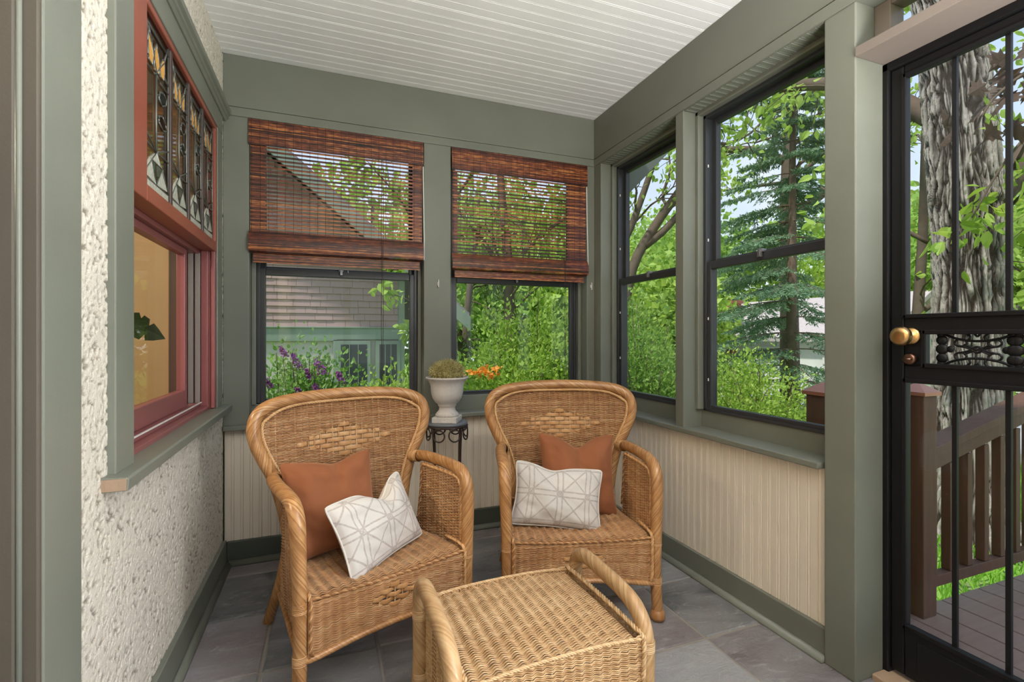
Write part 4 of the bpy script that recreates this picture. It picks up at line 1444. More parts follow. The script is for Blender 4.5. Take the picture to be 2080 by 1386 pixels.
# ---- the footstool
def make_footstool():
    O = empty('wicker_footstool', (0.502, 1.204, 0), rad(1.5), label='wicker footstool with two looped handles in front of the armchairs', cat='footstool')
    hx, hy, zt = 0.252, 0.180, 0.322
    R = 0.0205
    for s in (-1, 1):
        path = [(s * (hx + 0.010), -hy - 0.006, 0.004), (s * hx, -hy, 0.16), (s * hx, -hy, 0.27), (s * hx, -hy + 0.010, 0.332), (s * hx, -hy + 0.045, 0.368), (s * hx, -hy + 0.10, 0.384), (s * hx, 0.0, 0.391), (s * hx, hy - 0.10, 0.395), (s * hx, hy - 0.045, 0.390), (s * hx, hy - 0.008, 0.360), (s * hx, hy, 0.29), (s * hx, hy, 0.16), (s * (hx + 0.010), hy + 0.006, 0.004)]
        mb = MB(); wrapped(mb, path, R, n=20, hand=s, seed=30 + s, lay=38); mb.build('handle', M['cane_otto'], O, True, attr='strand')
        for y in (-hy, hy):
            for z, q in ((0.292, 31), (0.115, 32)):
                bd = MB(); binding(bd, (s * hx, y, z), (0, 0, 1), R, 0.028, 6, q); bd.build('binding', M['cane_otto'], O, True, attr='strand')
    S = lambda u, v: (u, v + 0 * u, zt + 0.010 - 0.016 * (u / 0.23) ** 2 - 0.005 * (v / 0.19) ** 2)
    vs = np.arange(-0.194, 0.195, 0.0040)
    mb = MB(); weave(mb, S, vs, lambda v: (-0.222, 0.222), 0.0298, ridge=0.0068, alt=0.0010, hw=0.0022, seed=33, per=8)
    mb.build('top', M['cane_otto'], O, True, attr='strand')['kind'] = 'stuff'
    for nm, y, fl in (('front_apron', -0.196, 1), ('rear_apron', 0.196, -1)):
        S = lambda u, v: (u, y + 0 * u, v + 0 * u)
        vs = np.arange(0.115, 0.330, 0.0050)
        mb = MB(); weave(mb, S, vs, lambda v: (-0.230, 0.230), 0.0256, ridge=0.0062, alt=0.0007, hw=0.0025, hd=0.0018, per=8, seed=34, flip=fl); stakes(mb, S, vs, lambda v: (-0.23, 0.23), 0.0256, 0.0028)
        if fl == 1:
            bands(mb, S, np.arange(0.19, 0.26, 0.0135), lambda v: 0.085 * (1 - abs(v - 0.222) / 0.045), 0.0205, 0.0, 0.006, 35)
        mb.build(nm, M['cane_otto'], O, True, attr='strand')['kind'] = 'stuff'
        mb = MB(); rope(mb, [(-0.226, y, 0.322), (-0.1, y, 0.334), (0.1, y, 0.334), (0.226, y, 0.322)], 0.0034, 3, 0.024, 36)
        wrapped(mb, [(-0.25, y * 1.02, 0.110), (0.25, y * 1.02, 0.110)], 0.0095, n=10, lay=58, step=0.0016, ridge=0.0008)
        mb.build('apron_rail', M['cane_otto'], O, True, attr='strand')
    for s in (-1, 1):
        S = lambda u, v: (s * 0.238 + 0 * u, u, v + 0 * u)
        vs = np.arange(0.115, 0.322, 0.0055)
        mb = MB(); weave(mb, S, vs, lambda v: (-0.178, 0.178), 0.0160, ridge=0.0, alt=0.0026, hw=0.0021, seed=37); stakes(mb, S, vs, lambda v: (-0.178, 0.178), 0.0160, 0.0026)
        mb.build('side_weave', M['cane_otto'], O, True, attr='strand')['kind'] = 'stuff'
        mb = MB()
        rope(mb, [(s * 0.228, -0.190, 0.12), (s * 0.229, -0.200, 0.26), (s * 0.229, -0.199, 0.318), (s * 0.229, -0.180, 0.332), (s * 0.229, 0.0, 0.337), (s * 0.229, 0.180, 0.332), (s * 0.229, 0.199, 0.318), (s * 0.229, 0.200, 0.26), (s * 0.228, 0.190, 0.12)], 0.0048, 3, 0.034, 38)
        mb.build('side_braid', M['cane_otto'], O, True, attr='strand')
    return O


make_footstool()


# ================================================================== CUSHIONS
def cushion_mesh(name, mat, w, h, T, chop=0.0, chop_x=0.0, seed=0, n=46, ears=0.10):
    """pillow in its own xz plane, front towards -y"""
    u = np.linspace(-1, 1, n)
    Ug, Vg = np.meshgrid(u, u, indexing='ij')
    # edges bow in between the pointed corners
    bowx = 1 - ears * (1 - Vg ** 2) * np.abs(Ug) ** 1.5
    bowz = 1 - ears * (1 - Ug ** 2) * np.abs(Vg) ** 1.5
    X = Ug * w / 2 * bowx
    Z = Vg * h / 2 * bowz
    thick = T / 2 * np.clip((1 - np.abs(Ug) ** 2.4), 0, 1) ** 0.55 * np.clip((1 - np.abs(Vg) ** 2.4), 0, 1) ** 0.55
    if chop:
        g = np.exp(-((X - chop_x) / (w * 0.16)) ** 2) * np.clip((Vg + 0.15) / 1.15, 0, 1) ** 1.6
        Z = Z - chop * g
        thick = thick * (1 - 0.35 * np.exp(-((X - chop_x) / (w * 0.05)) ** 2) * np.clip((Vg - 0.1) / 0.9, 0, 1))
    rc = 1 - 0.055 * (np.abs(Ug) * np.abs(Vg)) ** 7
    X = X * rc; Z = Z * rc
    rs = seed * 13.7
    wr = (vnoise(Ug * 2.6 + rs + 9, Vg * 2.6 + 5, seed) - 0.5) * 0.020 + (vnoise(Ug * 6 + Vg * 3 + 20, Vg * 5 + 9, seed + 1) - 0.5) * 0.007
    edge = np.clip((1 - np.abs(Ug)) * 3, 0, 1) * np.clip((1 - np.abs(Vg)) * 3, 0, 1)
    crease = 0.006 * np.sin((np.arctan2(Vg, Ug)) * 22 + rs) * np.clip(np.abs(Ug * Vg) - 0.45, 0, 1) * 2 * (1 - np.maximum(np.abs(Ug), np.abs(Vg)) ** 6)
    front = -(thick + wr * edge + crease)
    back = thick + wr * edge * 0.5
    A = np.stack([X, front, Z], -1).reshape(-1, 3); Bk = np.stack([X, back, Z], -1).reshape(-1, 3)
    F = grid_faces(n, n, False, False)
    mb = MB(); mb.arr(np.vstack([A, Bk]), np.vstack([F, F[:, ::-1] + n * n]))
    me = mb.mesh(name, mat, True)
    uv = me.uv_layers.new(name='print')
    li = np.zeros(len(me.loops), np.int32); me.loops.foreach_get('vertex_index', li)
    P = np.vstack([np.stack([Ug * w / 2, Vg * h / 2], -1).reshape(-1, 2)] * 2)
    uv.data.foreach_set('uv', P[li].astype(np.float32).ravel())
    m = np.concatenate([np.arange(n) * n, (n - 1) * n + np.arange(n), (np.arange(n) * n + n - 1)[::-1], np.arange(n)[::-1]])
    return me, A[m]


def cushion(name, label, mat, size, T, Mx, piping=False, group=None, **k):
    me, edge = cushion_mesh(name, mat, size[0], size[1], T, **k)
    o = bpy.data.objects.new(name, me); COL.objects.link(o)
    o.matrix_world = Mx
    tag(o, label, 'cushion', group)
    if piping:
        keep = [0]
        for i in range(1, len(edge)):
            if np.linalg.norm(edge[i] - edge[keep[-1]]) > 0.004: keep.append(i)
        mb = MB(); mb.tube(edge[keep[:-1]] * 1.004, 0.0034, 8, closed=True)
        mb.build('piping', M['piping'], o, True)
    return o


def pose(Mc, x, y, z, lean, roll=0.0, yaw=0.0):
    return Mc @ Matrix.Translation((x, y, z)) @ Matrix.Rotation(rad(yaw), 4, 'Z') @ Matrix.Rotation(rad(-lean), 4, 'X') @ Matrix.Rotation(rad(roll), 4, 'Y')


cushion('velvet_cushion', 'square rust velvet cushion in the armchair by the stucco wall', M['rust'], (0.335, 0.35), 0.13, pose(MA, -0.100, 0.285, 0.482, 17, -1, 0), group='rust velvet cushions', chop=0.018, chop_x=0.02, seed=2, ears=0.12)
cushion('velvet_cushion', 'square rust velvet cushion in the armchair by the beadboard wall', M['rust'], (0.355, 0.365), 0.15, pose(MBm, 0.050, 0.300, 0.474, 17, 2, 0), group='rust velvet cushions', chop=0.045, chop_x=0.0, seed=4, ears=0.13)
cushion('lumbar_cushion', 'tilted white lattice cushion leaning in the armchair by the stucco wall', M['lattice'], (0.375, 0.262), 0.12, pose(MA, 0.012, 0.150, 0.428, 24, -5, 24), True, 'white lattice cushions', chop=0.055, chop_x=0.045, seed=6, ears=0.10)
cushion('lumbar_cushion', 'upright white lattice cushion in the armchair by the beadboard wall', M['lattice'], (0.375, 0.255), 0.12, pose(MBm, -0.064, 0.165, 0.424, 22, 8, 0), True, 'white lattice cushions', chop=0.018, chop_x=-0.03, seed=8, ears=0.10)

# ================================================================== PLANT STAND, URN, MOSS
PSX, PSY = 0.568, 2.42
ps = empty('plant_stand', (PSX, PSY, 0), label='brown iron plant stand with slate top between the chairs', cat='plant stand')
mb = MB(); mb.lathe([(0.001, 0.630), (0.098, 0.630), (0.103, 0.634), (0.104, 0.640), (0.101, 0.645), (0.001, 0.645)], n=40); mb.build('top_disc', M['slate_disc'], ps, False)['label'] = 'dark slate disc'
mb = MB(); mb.tube([(0.101 * math.cos(a), 0.101 * math.sin(a), 0.626) for a in np.linspace(0, 2 * math.pi, 40, endpoint=False)], 0.0055, 8, closed=True); mb.build('ring', M['iron_brown'], ps, True)
for i in range(4):
    a = rad(-58 + 90 * i)
    c, s = math.cos(a), math.sin(a)
    mb = MB(); mb.tube(spline([(0.098 * c, 0.098 * s, 0.626), (0.090 * c, 0.090 * s, 0.45), (0.095 * c, 0.095 * s, 0.2), (0.135 * c, 0.135 * s, 0.02), (0.150 * c, 0.150 * s, 0.006)], 0.02), 0.0062, 8)
    mb.build('leg', M['iron_brown'], ps, True)
for i in range(8):
    a0 = rad(-58 + 45 * i + 22)
    mb = MB()
    pts = []
    for t_ in np.linspace(0, 2.35 * 2 * math.pi / 2, 34):
        rr = 0.034 * (1 - 0.24 * t_ / (2.35 * math.pi))
        pts.append((rr * math.cos(t_ + 1.2), rr * math.sin(t_ + 1.2)))
    P = [(0.104 * math.cos(a0 + p_[0] / 0.104), 0.104 * math.sin(a0 + p_[0] / 0.104), 0.590 + p_[1]) for p_ in pts]
    mb.tube(P, 0.0036, 8)
    mb.build('scroll', M['iron_brown'], ps, True)
urn = empty('stone_urn', (PSX, PSY, 0.645), rad(-28), label='weathered pale stone urn on the iron plant stand', cat='urn')
mb = MB(); mb.box(-0.063, 0.063, -0.063, 0.063, 0, 0.028); mb.build('plinth', M['stone'], urn, bevel=0.003)
mb = MB(); mb.lathe([(0.058, 0.028), (0.060, 0.036), (0.055, 0.044), (0.044, 0.056), (0.040, 0.070), (0.043, 0.079), (0.048, 0.083), (0.045, 0.088), (0.060, 0.099), (0.074, 0.121), (0.081, 0.148), (0.083, 0.176), (0.087, 0.194), (0.095, 0.209), (0.105, 0.218), (0.1085, 0.222), (0.107, 0.229), (0.099, 0.228), (0.087, 0.215), (0.078, 0.195), (0.001, 0.190)], n=48)
mb.build('bowl', M['stone'], urn, True)
rs = np.random.RandomState(40)
mo = MB()
mo.lathe([(0.001, 0.0)] + [(0.078 * math.sin(a), 0.050 * (1 - math.cos(a)) * 1.0) for a in np.linspace(0.3, 2.6, 10)] + [(0.001, 0.12)], n=18)
for i in range(2600):
    z = rs.uniform(-0.15, 1); ph = rs.uniform(0, 2 * math.pi)
    q = math.sqrt(max(0, 1 - z * z))
    d = np.array([q * math.cos(ph), q * math.sin(ph), z])
    p0 = d * np.array([0.074, 0.074, 0.056]) + np.array([0, 0, 0.050])
    dd = unit(d * 0.6 + rs.normal(size=3) * 0.7)
    L = rs.uniform(0.012, 0.036)
    side = unit(np.cross(dd, rs.normal(size=3))) * 0.0011
    bend = rs.normal(size=3) * 0.006
    a_, b_, c_ = p0, p0 + dd * L * 0.5 + bend, p0 + dd * L + bend * 0.3
    mo.arr([a_ - side, a_ + side, b_ + side, b_ - side, c_], [(0, 1, 2, 3)])
    mo.more([(3, 2, 4)])
moss = mo.build('moss_clump', M['moss'], None, False)
moss.location = (PSX, PSY, 0.838)
tag(moss, 'clump of dried yellow-green moss filling the stone urn', 'plant')

# ================================================================== OUTDOORS
GZ = -0.85
gm = MB()
gx = np.linspace(-30, 60, 46); gy = np.linspace(-30, 70, 51)
A_, B_ = np.meshgrid(gx, gy, indexing='ij')
gm.arr(np.stack([A_, B_, GZ - 0.05 + 0.08 * vnoise(A_ * .3 + 40, B_ * .3 + 40, 3) - 0.04], -1).reshape(-1, 3), grid_faces(46, 51, False, False))
tag(gm.build('ground', M['lawn'], None, True), 'green lawn around the house', **ST)
stt = MB(); stt.box(10.2, 15.2, -30, 60, GZ - 0.1, GZ + 0.02); street = stt.build('road', M['asphalt']); tag(street, 'pale asphalt street beyond the lawn', **ST)
for x in (10.0, 15.2):
    mb = MB(); mb.box(x, x + 0.2, -30, 60, GZ - 0.1, GZ + 0.12); mb.build('kerb', M['concrete'], street, bevel=0.02)
tag(MB().box(16.4, 17.7, -30, 60, GZ - 0.1, GZ + 0.05).build('sidewalk', M['concrete']), 'concrete sidewalk across the street', **ST)


# ---- deck, stair rail and posts outside the door
dk = empty('deck', (0, 0, 0), label='brown stained deck outside the security door', **ST)
bm_ = MB(); bm_.box(-0.0665, 0.0665, -2.6, 1.34, -0.125, -0.100); brd = bm_.mesh('board', M['deck'])
for k in range(13):
    o = link('board', brd, dk, (1.80 + 0.139 * k, 0, 0))
    b = o.modifiers.new('bevel', 'BEVEL'); b.width = 0.004; b.segments = 2
boxobj('rim_joist', M['post'], (1.72, 3.55, 1.300, 1.338, -0.40, -0.128), dk)


def deck_post(x, y, label):
    P = empty('deck_post', (x, y, -0.10), label=label, cat='post')
    boxobj('shaft', M['post'], (-0.045, 0.045, -0.045, 0.045, 0, 0.93), P, 0.004)
    c = MB(); c.box(-0.056, 0.056, -0.056, 0.056, 0.93, 0.945)
    c.arr([(-0.056, -0.056, 0.945), (0.056, -0.056, 0.945), (0.056, 0.056, 0.945), (-0.056, 0.056, 0.945), (0, 0, 0.985)], [(0, 1, 4), (1, 2, 4), (2, 3, 4), (3, 0, 4)])
    c.build('cap', M['copper'], P)['label'] = 'copper coloured pyramid cap'
    return P


deck_post(2.357, 1.313, 'brown deck post with copper pyramid cap seen through the security door')
deck_post(1.975, 1.455, 'brown deck post with copper cap seen through the near right window')
rl = empty('deck_railing', (2.40, 1.313, 0), label='brown wooden deck railing with square balusters beyond the door', cat='railing')
dzx = 0.168 / 0.743


def slope(x0, x1, y0, y1, za, zb, mat, nm):
    mb = MB(); q = lambda x, z: z + dzx * (x - 0.019)
    mb.hexa([(x0, y0, q(x0, za)), (x1, y0, q(x1, za)), (x1, y1, q(x1, za)), (x0, y1, q(x0, za))], [(x0, y0, q(x0, zb)), (x1, y0, q(x1, zb)), (x1, y1, q(x1, zb)), (x0, y1, q(x0, zb))])
    return mb.build(nm, mat, rl, bevel=0.003)


slope(0.0, 1.9, -0.045, 0.045, 0.575, 0.612, M['post'], 'handrail')
slope(0.0, 1.9, -0.020, 0.020, 0.500, 0.575, M['post'], 'sub_rail')
boxobj('bottom_rail', M['post'], (0.0, 1.9, -0.020, 0.020, 0.0, 0.048), rl)
for k in range(14):
    x = 0.02 + 0.128 * k
    boxobj('baluster', M['post'], (x, x + 0.036, -0.018, 0.018, 0.05 - 0.12 * 0, 0.49 + dzx * x), rl)
r2 = empty('deck_railing', (2.165, 1.385, 0), rad(-20.4), label='short rail joining the two copper capped deck posts', cat='railing')
for z in (0.70, 0.02):
    boxobj('rail', M['post'], (-0.15, 0.15, -0.02, 0.02, z, z + 0.07), r2)
for x in (-0.08, 0.04):
    boxobj('baluster', M['post'], (x, x + 0.036, -0.018, 0.018, 0.09, 0.70), r2)


# ---- vegetation helpers
def leaves(P, D, size, rng, near=True, width=0.30, curl=0.12):
    n = len(P)
    D = unit(D)
    side = unit(np.cross(D, rng.normal(size=(n, 3))))
    nrm = np.cross(side, D)
    size = np.broadcast_to(np.asarray(size, float), (n,)) * rng.uniform(0.7, 1.25, n)
    if near:
        T = np.array([(0, 0, 0), (0.18, -0.72, 0.04), (0.44, -0.98, 0.05), (0.76, -0.50, 0.0), (1, 0, -curl), (0.76, 0.50, 0.0), (0.44, 0.98, 0.05), (0.18, 0.72, 0.04), (0.48, 0, -0.04)])
        F = np.array([(i, 8, (i + 1) % 8) for i in range(8)])[:, ::-1]
    else:
        T = np.array([(0, 0, 0), (0.45, -1.0, 0.07), (1, 0, -curl * .5), (0.45, 1.0, 0.07)])
        F = np.array([(0, 2, 1), (0, 3, 2)])
    V = P[:, None, :] + size[:, None, None] * (T[None, :, 0, None] * D[:, None, :] + T[None, :, 1, None] * width * side[:, None, :] + T[None, :, 2, None] * nrm[:, None, :])
    k = len(T)
    FF = (np.arange(n)[:, None, None] * k + F[None]).reshape(-1, 3)
    return V.reshape(-1, 3), FF


def grow(rng, mb, p, d, L, r, depth, kids, twigs, up=0.15, wander=0.22, sides=6, droop=0.0):
    n = 5
    pts = [np.array(p, float)]
    d = unit(np.array(d, float))
    for i in range(n):
        d = unit(d + rng.normal(size=3) * wander + np.array([0, 0, up * 0.25 - droop * 0.3]))
        pts.append(pts[-1] + d * L / n)
    pts = np.array(pts)
    mb.tube(pts, np.linspace(r, r * 0.5, n + 1), sides if r > 0.02 else 4, cap=False)
    branch_off(rng, mb, pts, L, r, depth, kids, twigs, up, wander, sides, droop)


def branch_off(rng, mb, pts, L, r, depth, kids, twigs, up=0.15, wander=0.22, sides=6, droop=0.0, t0=0.3):
    if depth == 0:
        twigs.append(pts)
        return
    for i in range(kids):
        t_ = rng.uniform(t0, 1.0) if i else 1.0
        q = t_ * (len(pts) - 1); a = int(min(q, len(pts) - 2)); f_ = q - a
        pos = pts[a] * (1 - f_) + pts[a + 1] * f_
        dd = unit(pts[a + 1] - pts[a])
        per = unit(np.cross(dd, rng.normal(size=3)))
        nd = unit(dd * rng.uniform(0.35, 0.8) + per * rng.uniform(0.5, 1.0) + np.array([0, 0, up - droop]))
        grow(rng, mb, pos, nd, L * rng.uniform(0.45, 0.72), max(0.0035, r * rng.uniform(0.38, 0.55)), depth - 1, kids, twigs, up, wander, sides, droop)


def leaf_out(rng, twigs, per, size, spread=0.06, near=True, hang=0.35, width=0.30, mb=None):
    mb = mb or MB()
    if not twigs: return mb
    PT = np.array([t_ for t_ in twigs])
    n = len(PT) * per
    ti = np.repeat(np.arange(len(PT)), per)
    q = rng.uniform(0.5, PT.shape[1] - 1.001, n)
    a = q.astype(int); f_ = (q - a)[:, None]
    P = PT[ti, a] * (1 - f_) + PT[ti, a + 1] * f_ + rng.normal(size=(n, 3)) * spread
    D = unit(PT[ti, a + 1] - PT[ti, a]) * 0.5 + rng.normal(size=(n, 3)) * 0.55 + np.array([0, 0, -hang])
    V, F = leaves(P, D, size, rng, near, width)
    return mb.arr(V, F)


def tree(name, label, seed, limbs, depth, kids, per, size, mat, base, bark='twig', near=True, spread=0.08, up=0.15, group=None, cat='tree', droop=0.0, Lf=0.55, hang=0.35, wander=0.22, width=0.30, t0=0.3):
    """limbs: list of (points, r0, r1, spawn?)"""
    rng = np.random.RandomState(seed)
    T = empty(name, base, label=label, cat=cat, group=group)
    mb = MB(); twigs = []
    for (pts, r0, r1, k) in limbs:
        P = spline(np.array(pts, float) - np.array(base), 0.18)
        mb.tube(P, np.linspace(r0, r1, len(P)), 10)
        if k:
            L = np.sum(np.linalg.norm(np.diff(P, axis=0), axis=1))
            branch_off(rng, mb, P, L * Lf, r1 * 1.2, depth, k, twigs, up, wander, 6, droop, t0)
    mb.build('trunk', M[bark], T, True)
    lf = leaf_out(rng, twigs, per, size, spread, near, hang, width)
    if lf.n:
        lf.build('foliage', M[mat], T)['kind'] = 'stuff'
    return T


def shrub(name, label, seed, c, rad3, stems, n, size, mat, group=None, near=True, width=0.4):
    """stems rising from the ground, leaves in the outer part of an uneven dome"""
    rng = np.random.RandomState(seed)
    T = empty(name, (c[0], c[1], GZ), label=label, cat='shrub', group=group)
    mb = MB()
    H = c[2] + rad3[2] - GZ
    tips = []
    for i in range(stems):
        a = rng.uniform(0, 2 * math.pi); q = math.sqrt(rng.rand())
        tip = np.array([rad3[0] * q * math.cos(a), rad3[1] * q * math.sin(a), H * rng.uniform(0.55, 1.0) * (1 - 0.35 * q * q)])
        p0 = np.array([tip[0] * 0.25, tip[1] * 0.25, 0])
        mid = (p0 + tip) / 2 + rng.normal(size=3) * 0.06 + np.array([0, 0, 0.12])
        P = spline([p0, mid, tip], 0.12)
        mb.tube(P, np.linspace(0.012, 0.004, len(P)), 5)
        tips.append(tip)
    mb.build('stem', M['twig'], T, True)
    tips = np.array(tips)
    k = rng.randint(0, len(tips), n)
    P = tips[k] * (1 - 0.55 * rng.rand(n, 1) ** 1.3) + rng.normal(size=(n, 3)) * np.array(rad3) * 0.17
    P[:, 2] = np.maximum(P[:, 2], 0.03)
    D = unit(P - np.array([0, 0, H * 0.35])) + rng.normal(size=(n, 3)) * 0.6
    V, F = leaves(P, D, size, rng, near, width)
    mb = MB(); mb.arr(V, F)
    mb.build('foliage', M[mat], T)['kind'] = 'stuff'
    return T


# ---- the big furrowed trunk in front of the door
TB = np.array((5.70, 2.76, GZ))
oak = empty('oak_tree', tuple(TB), label='thick furrowed oak trunk standing beyond the deck', cat='tree')
path = spline(np.array([(5.72, 2.75, GZ - 0.05), (5.71, 2.755, -0.3), (5.70, 2.76, 0.4), (5.69, 2.762, 1.3), (5.68, 2.765, 2.2), (5.63, 2.79, 3.1), (5.56, 2.84, 4.0), (5.45, 2.92, 5.2), (5.40, 2.95, 6.6)]) - TB, 0.021)
zr = path[:, 2]
rr = np.interp(zr, [-0.1, 0.2, 0.6, 1.2, 2.6, 3.4, 4.2, 7.6], [0.42, 0.345, 0.295, 0.272, 0.265, 0.275, 0.26, 0.2])
na = 380
Tt, Uu, Ww = frames(path)
ang = np.arange(na) * 2 * np.pi / na
AA, ZZ = np.meshgrid(ang, zr, indexing='xy')
warp = 0.25 * (vnoise(AA * 2.2 + 30, ZZ * 3.2 + 9, 21) - 0.5)
ca = (AA + warp) / (2 * np.pi) * 22
cb = np.abs(ca - 11) * 3.0


def ridge(x, y, s):
    return 1 - np.abs(2 * vnoise(x, y, s) - 1)


seam = np.cos(AA) * 0            # closed in angle: sample noise on a cylinder-like double strip
f1 = ridge(cb * 1.05, ZZ * 2.4, 22); f2 = ridge(cb * 1.45 + 40, ZZ * 4.6, 23)
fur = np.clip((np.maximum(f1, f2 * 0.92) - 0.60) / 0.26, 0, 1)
blk = vnoise(cb * 2.0, ZZ * 26, 24)
disp = -0.030 * fur + 0.018 * (blk - 0.5) + 0.03 * (vnoise(np.abs(ca - 11) * 0.25, ZZ * 0.8, 25) - 0.5)
R_ = rr[:, None] + disp
V = path[:, None, :] + R_[..., None] * (np.cos(ang)[None, :, None] * Uu[:, None, :] + np.sin(ang)[None, :, None] * Ww[:, None, :])
tb = MB(); tb.arr(V.reshape(-1, 3), grid_faces(len(path), na, False, True), fur.ravel())
tb.build('trunk', M['bark'], oak, True, attr='pit')
rng = np.random.RandomState(77)
lb = MB(); tw = []
for pts, r0, r1, kk, dp in (
        ([(5.78, 2.66, 2.35), (6.3, 2.3, 3.1), (7.0, 1.9, 4.2), (7.6, 1.5, 5.6)], 0.15, 0.06, 4, 2),
        ([(5.60, 2.95, 3.2), (5.6, 3.7, 3.9), (5.4, 4.7, 4.3), (5.2, 5.9, 4.5)], 0.10, 0.04, 5, 2),
        ([(5.45, 2.95, 4.6), (5.2, 3.8, 5.4), (5.0, 5.0, 6.0), (4.8, 6.2, 6.3)], 0.12, 0.05, 4, 2),
        ([(5.45, 2.92, 5.0), (6.2, 3.6, 5.9), (7.2, 4.4, 6.6)], 0.10, 0.04, 4, 2),
        ([(5.50, 2.98, 2.0), (5.35, 3.25, 2.25), (5.05, 3.45, 2.45), (4.85, 3.6, 2.65)], 0.022, 0.010, 3, 1),
        ([(5.52, 3.0, 1.15), (5.40, 3.2, 1.35), (5.15, 3.35, 1.75), (5.05, 3.45, 2.15)], 0.020, 0.009, 3, 1),
        ([(5.85, 2.5, 2.6), (5.4, 2.2, 2.75), (5.1, 2.25, 2.45), (4.93, 2.36, 2.05)], 0.016, 0.006, 4, 1),
        ([(5.95, 2.55, 2.3), (5.6, 2.15, 2.5), (5.35, 2.0, 2.30), (5.2, 2.0, 1.95)], 0.014, 0.006, 4, 1)):
    P = spline(np.array(pts) - TB, 0.12)
    lb.tube(P, np.linspace(r0, r1, len(P)), 9)
    L = np.sum(np.linalg.norm(np.diff(P, axis=0), axis=1))
    branch_off(rng, lb, P, L * 0.5, r1, dp, kk, tw, 0.02, 0.2, 6, 0.12)
lb.build('branch', M['twig'], oak, True)
leaf_out(rng, tw, 17, 0.125, 0.085, True, 0.45).build('foliage', M['leaf'], oak)['kind'] = 'stuff'

# ---- maroon maple leaning in from the right of the door
rng = np.random.RandomState(5)
mp_ = empty('maroon_maple', (6.3, 0.2, GZ), label='maroon leaved maple branch hanging at the right edge of the door', cat='tree')
base = np.array((6.3, 0.2, GZ))
mb = MB(); tw = []
for pts, r0, r1 in (([(6.3, 0.2, GZ), (6.25, 0.3, 1.5), (6.0, 0.6, 3.0), (5.5, 1.2, 3.7)], 0.06, 0.03), ([(6.0, 0.6, 3.0), (5.3, 1.4, 3.3), (4.75, 1.8, 3.05), (4.38, 1.98, 2.75), (4.25, 2.02, 2.50)], 0.03, 0.006),
                    ([(6.1, 0.5, 2.6), (5.4, 1.3, 3.0), (4.8, 1.72, 2.75), (4.55, 1.84, 2.42)], 0.02, 0.005)):
    P = spline(np.array(pts) - base, 0.1); mb.tube(P, np.linspace(r0, r1, len(P)), 8)
    if r1 < 0.01:
        tw += [P[int(q):int(q) + 4] for q in np.linspace(len(P) * 0.40, len(P) - 5, 14)]
mb.build('trunk', M['twig'], mp_, True)
lob = np.array([(0, 0), (0.16, 0.10), (0.10, 0.42), (0.30, 0.30), (0.42, 0.58), (0.55, 0.28), (0.72, 0.26), (0.74, 0.12), (1.0, 0.0)])
out = np.vstack([lob, np.stack([lob[-2:0:-1, 0], -lob[-2:0:-1, 1]], -1)])
for i, P in enumerate(tw * 6):
    p0 = P[rng.randint(0, 4)] + rng.normal(size=3) * 0.12
    D = unit(np.array([-0.3, 0.2, -0.8]) + rng.normal(size=3) * 0.35); sd = unit(np.cross(D, rng.normal(size=3))); nm = np.cross(D, sd)
    s_ = rng.uniform(0.13, 0.19)
    Vv = [p0 + s_ * (a * D + b * sd + 0.18 * abs(b) * nm) for a, b in out] + [p0 + s_ * (0.45 * D - 0.04 * nm)]
    k = len(out)
    lm_ = MB(); lm_.arr(np.array(Vv), [(j, (j + 1) % k, k) for j in range(k)])
    lm_.build('leaf', M['maroon'], mp_)

# ---- deciduous trees
tree('ash_tree', 'forked grey ash tree leaning across the far right window', 12,
     [([(4.85, 7.85, GZ), (5.10, 7.72, 1.1), (5.302, 7.611, 2.345), (5.687, 7.465, 3.124), (6.047, 7.328, 3.674), (6.7, 7.1, 4.7), (7.1, 7.0, 6.2)], 0.13, 0.05, 5),
      ([(5.50, 7.53, 2.76), (5.80, 7.42, 3.0), (6.073, 7.318, 3.307), (6.7, 7.0, 4.1)], 0.085, 0.03, 4),
      ([(4.98, 7.78, 0.5), (5.05, 7.72, 1.8), (5.148, 7.67, 2.757), (5.345, 7.595, 3.307), (5.7, 7.4, 4.6), (5.8, 7.3, 6.0)], 0.09, 0.04, 5)],
     2, 4, 9, 0.12, 'leaf', (4.85, 7.85, GZ), spread=0.12, Lf=0.35, t0=0.45)
tree('elm_tree', 'dark limbed elm tree rising above the spruce', 14,
     [([(10.9, 8.9, GZ), (10.8, 8.85, 2.0), (10.66, 8.78, 4.5), (10.7, 8.7, 6.5), (10.9, 8.6, 9.0)], 0.24, 0.10, 6),
      ([(10.66, 8.78, 5.4), (9.9, 9.2, 5.75), (9.0, 9.7, 5.8), (8.2, 10.1, 6.1)], 0.12, 0.04, 5),
      ([(10.7, 8.75, 4.0), (11.4, 8.0, 4.8), (12.2, 7.2, 6.0)], 0.12, 0.05, 5),
      ([(10.66, 8.78, 4.9), (9.8, 8.9, 4.75), (8.9, 9.2, 4.6)], 0.05, 0.02, 4)],
     2, 4, 12, 0.15, 'leaf', (10.9, 8.9, GZ), spread=0.16, Lf=0.32, t0=0.4)
tree('maple_sapling', 'leafy maple behind the oak trunk, left of it in the door', 16,
     [([(8.1, 4.5, GZ), (8.05, 4.5, 1.0), (8.1, 4.45, 2.6), (8.1, 4.4, 4.4), (8.2, 4.3, 6.0)], 0.09, 0.03, 8), ([(8.05, 4.5, 0.4), (7.6, 4.8, 1.1), (7.2, 5.1, 1.5)], 0.04, 0.015, 4), ([(8.08, 4.5, 1.4), (8.6, 4.0, 2.0), (9.0, 3.5, 2.4)], 0.04, 0.015, 4)],
     2, 5, 12, 0.125, 'leaf', (8.1, 4.5, GZ), spread=0.12, Lf=0.30, t0=0.12)
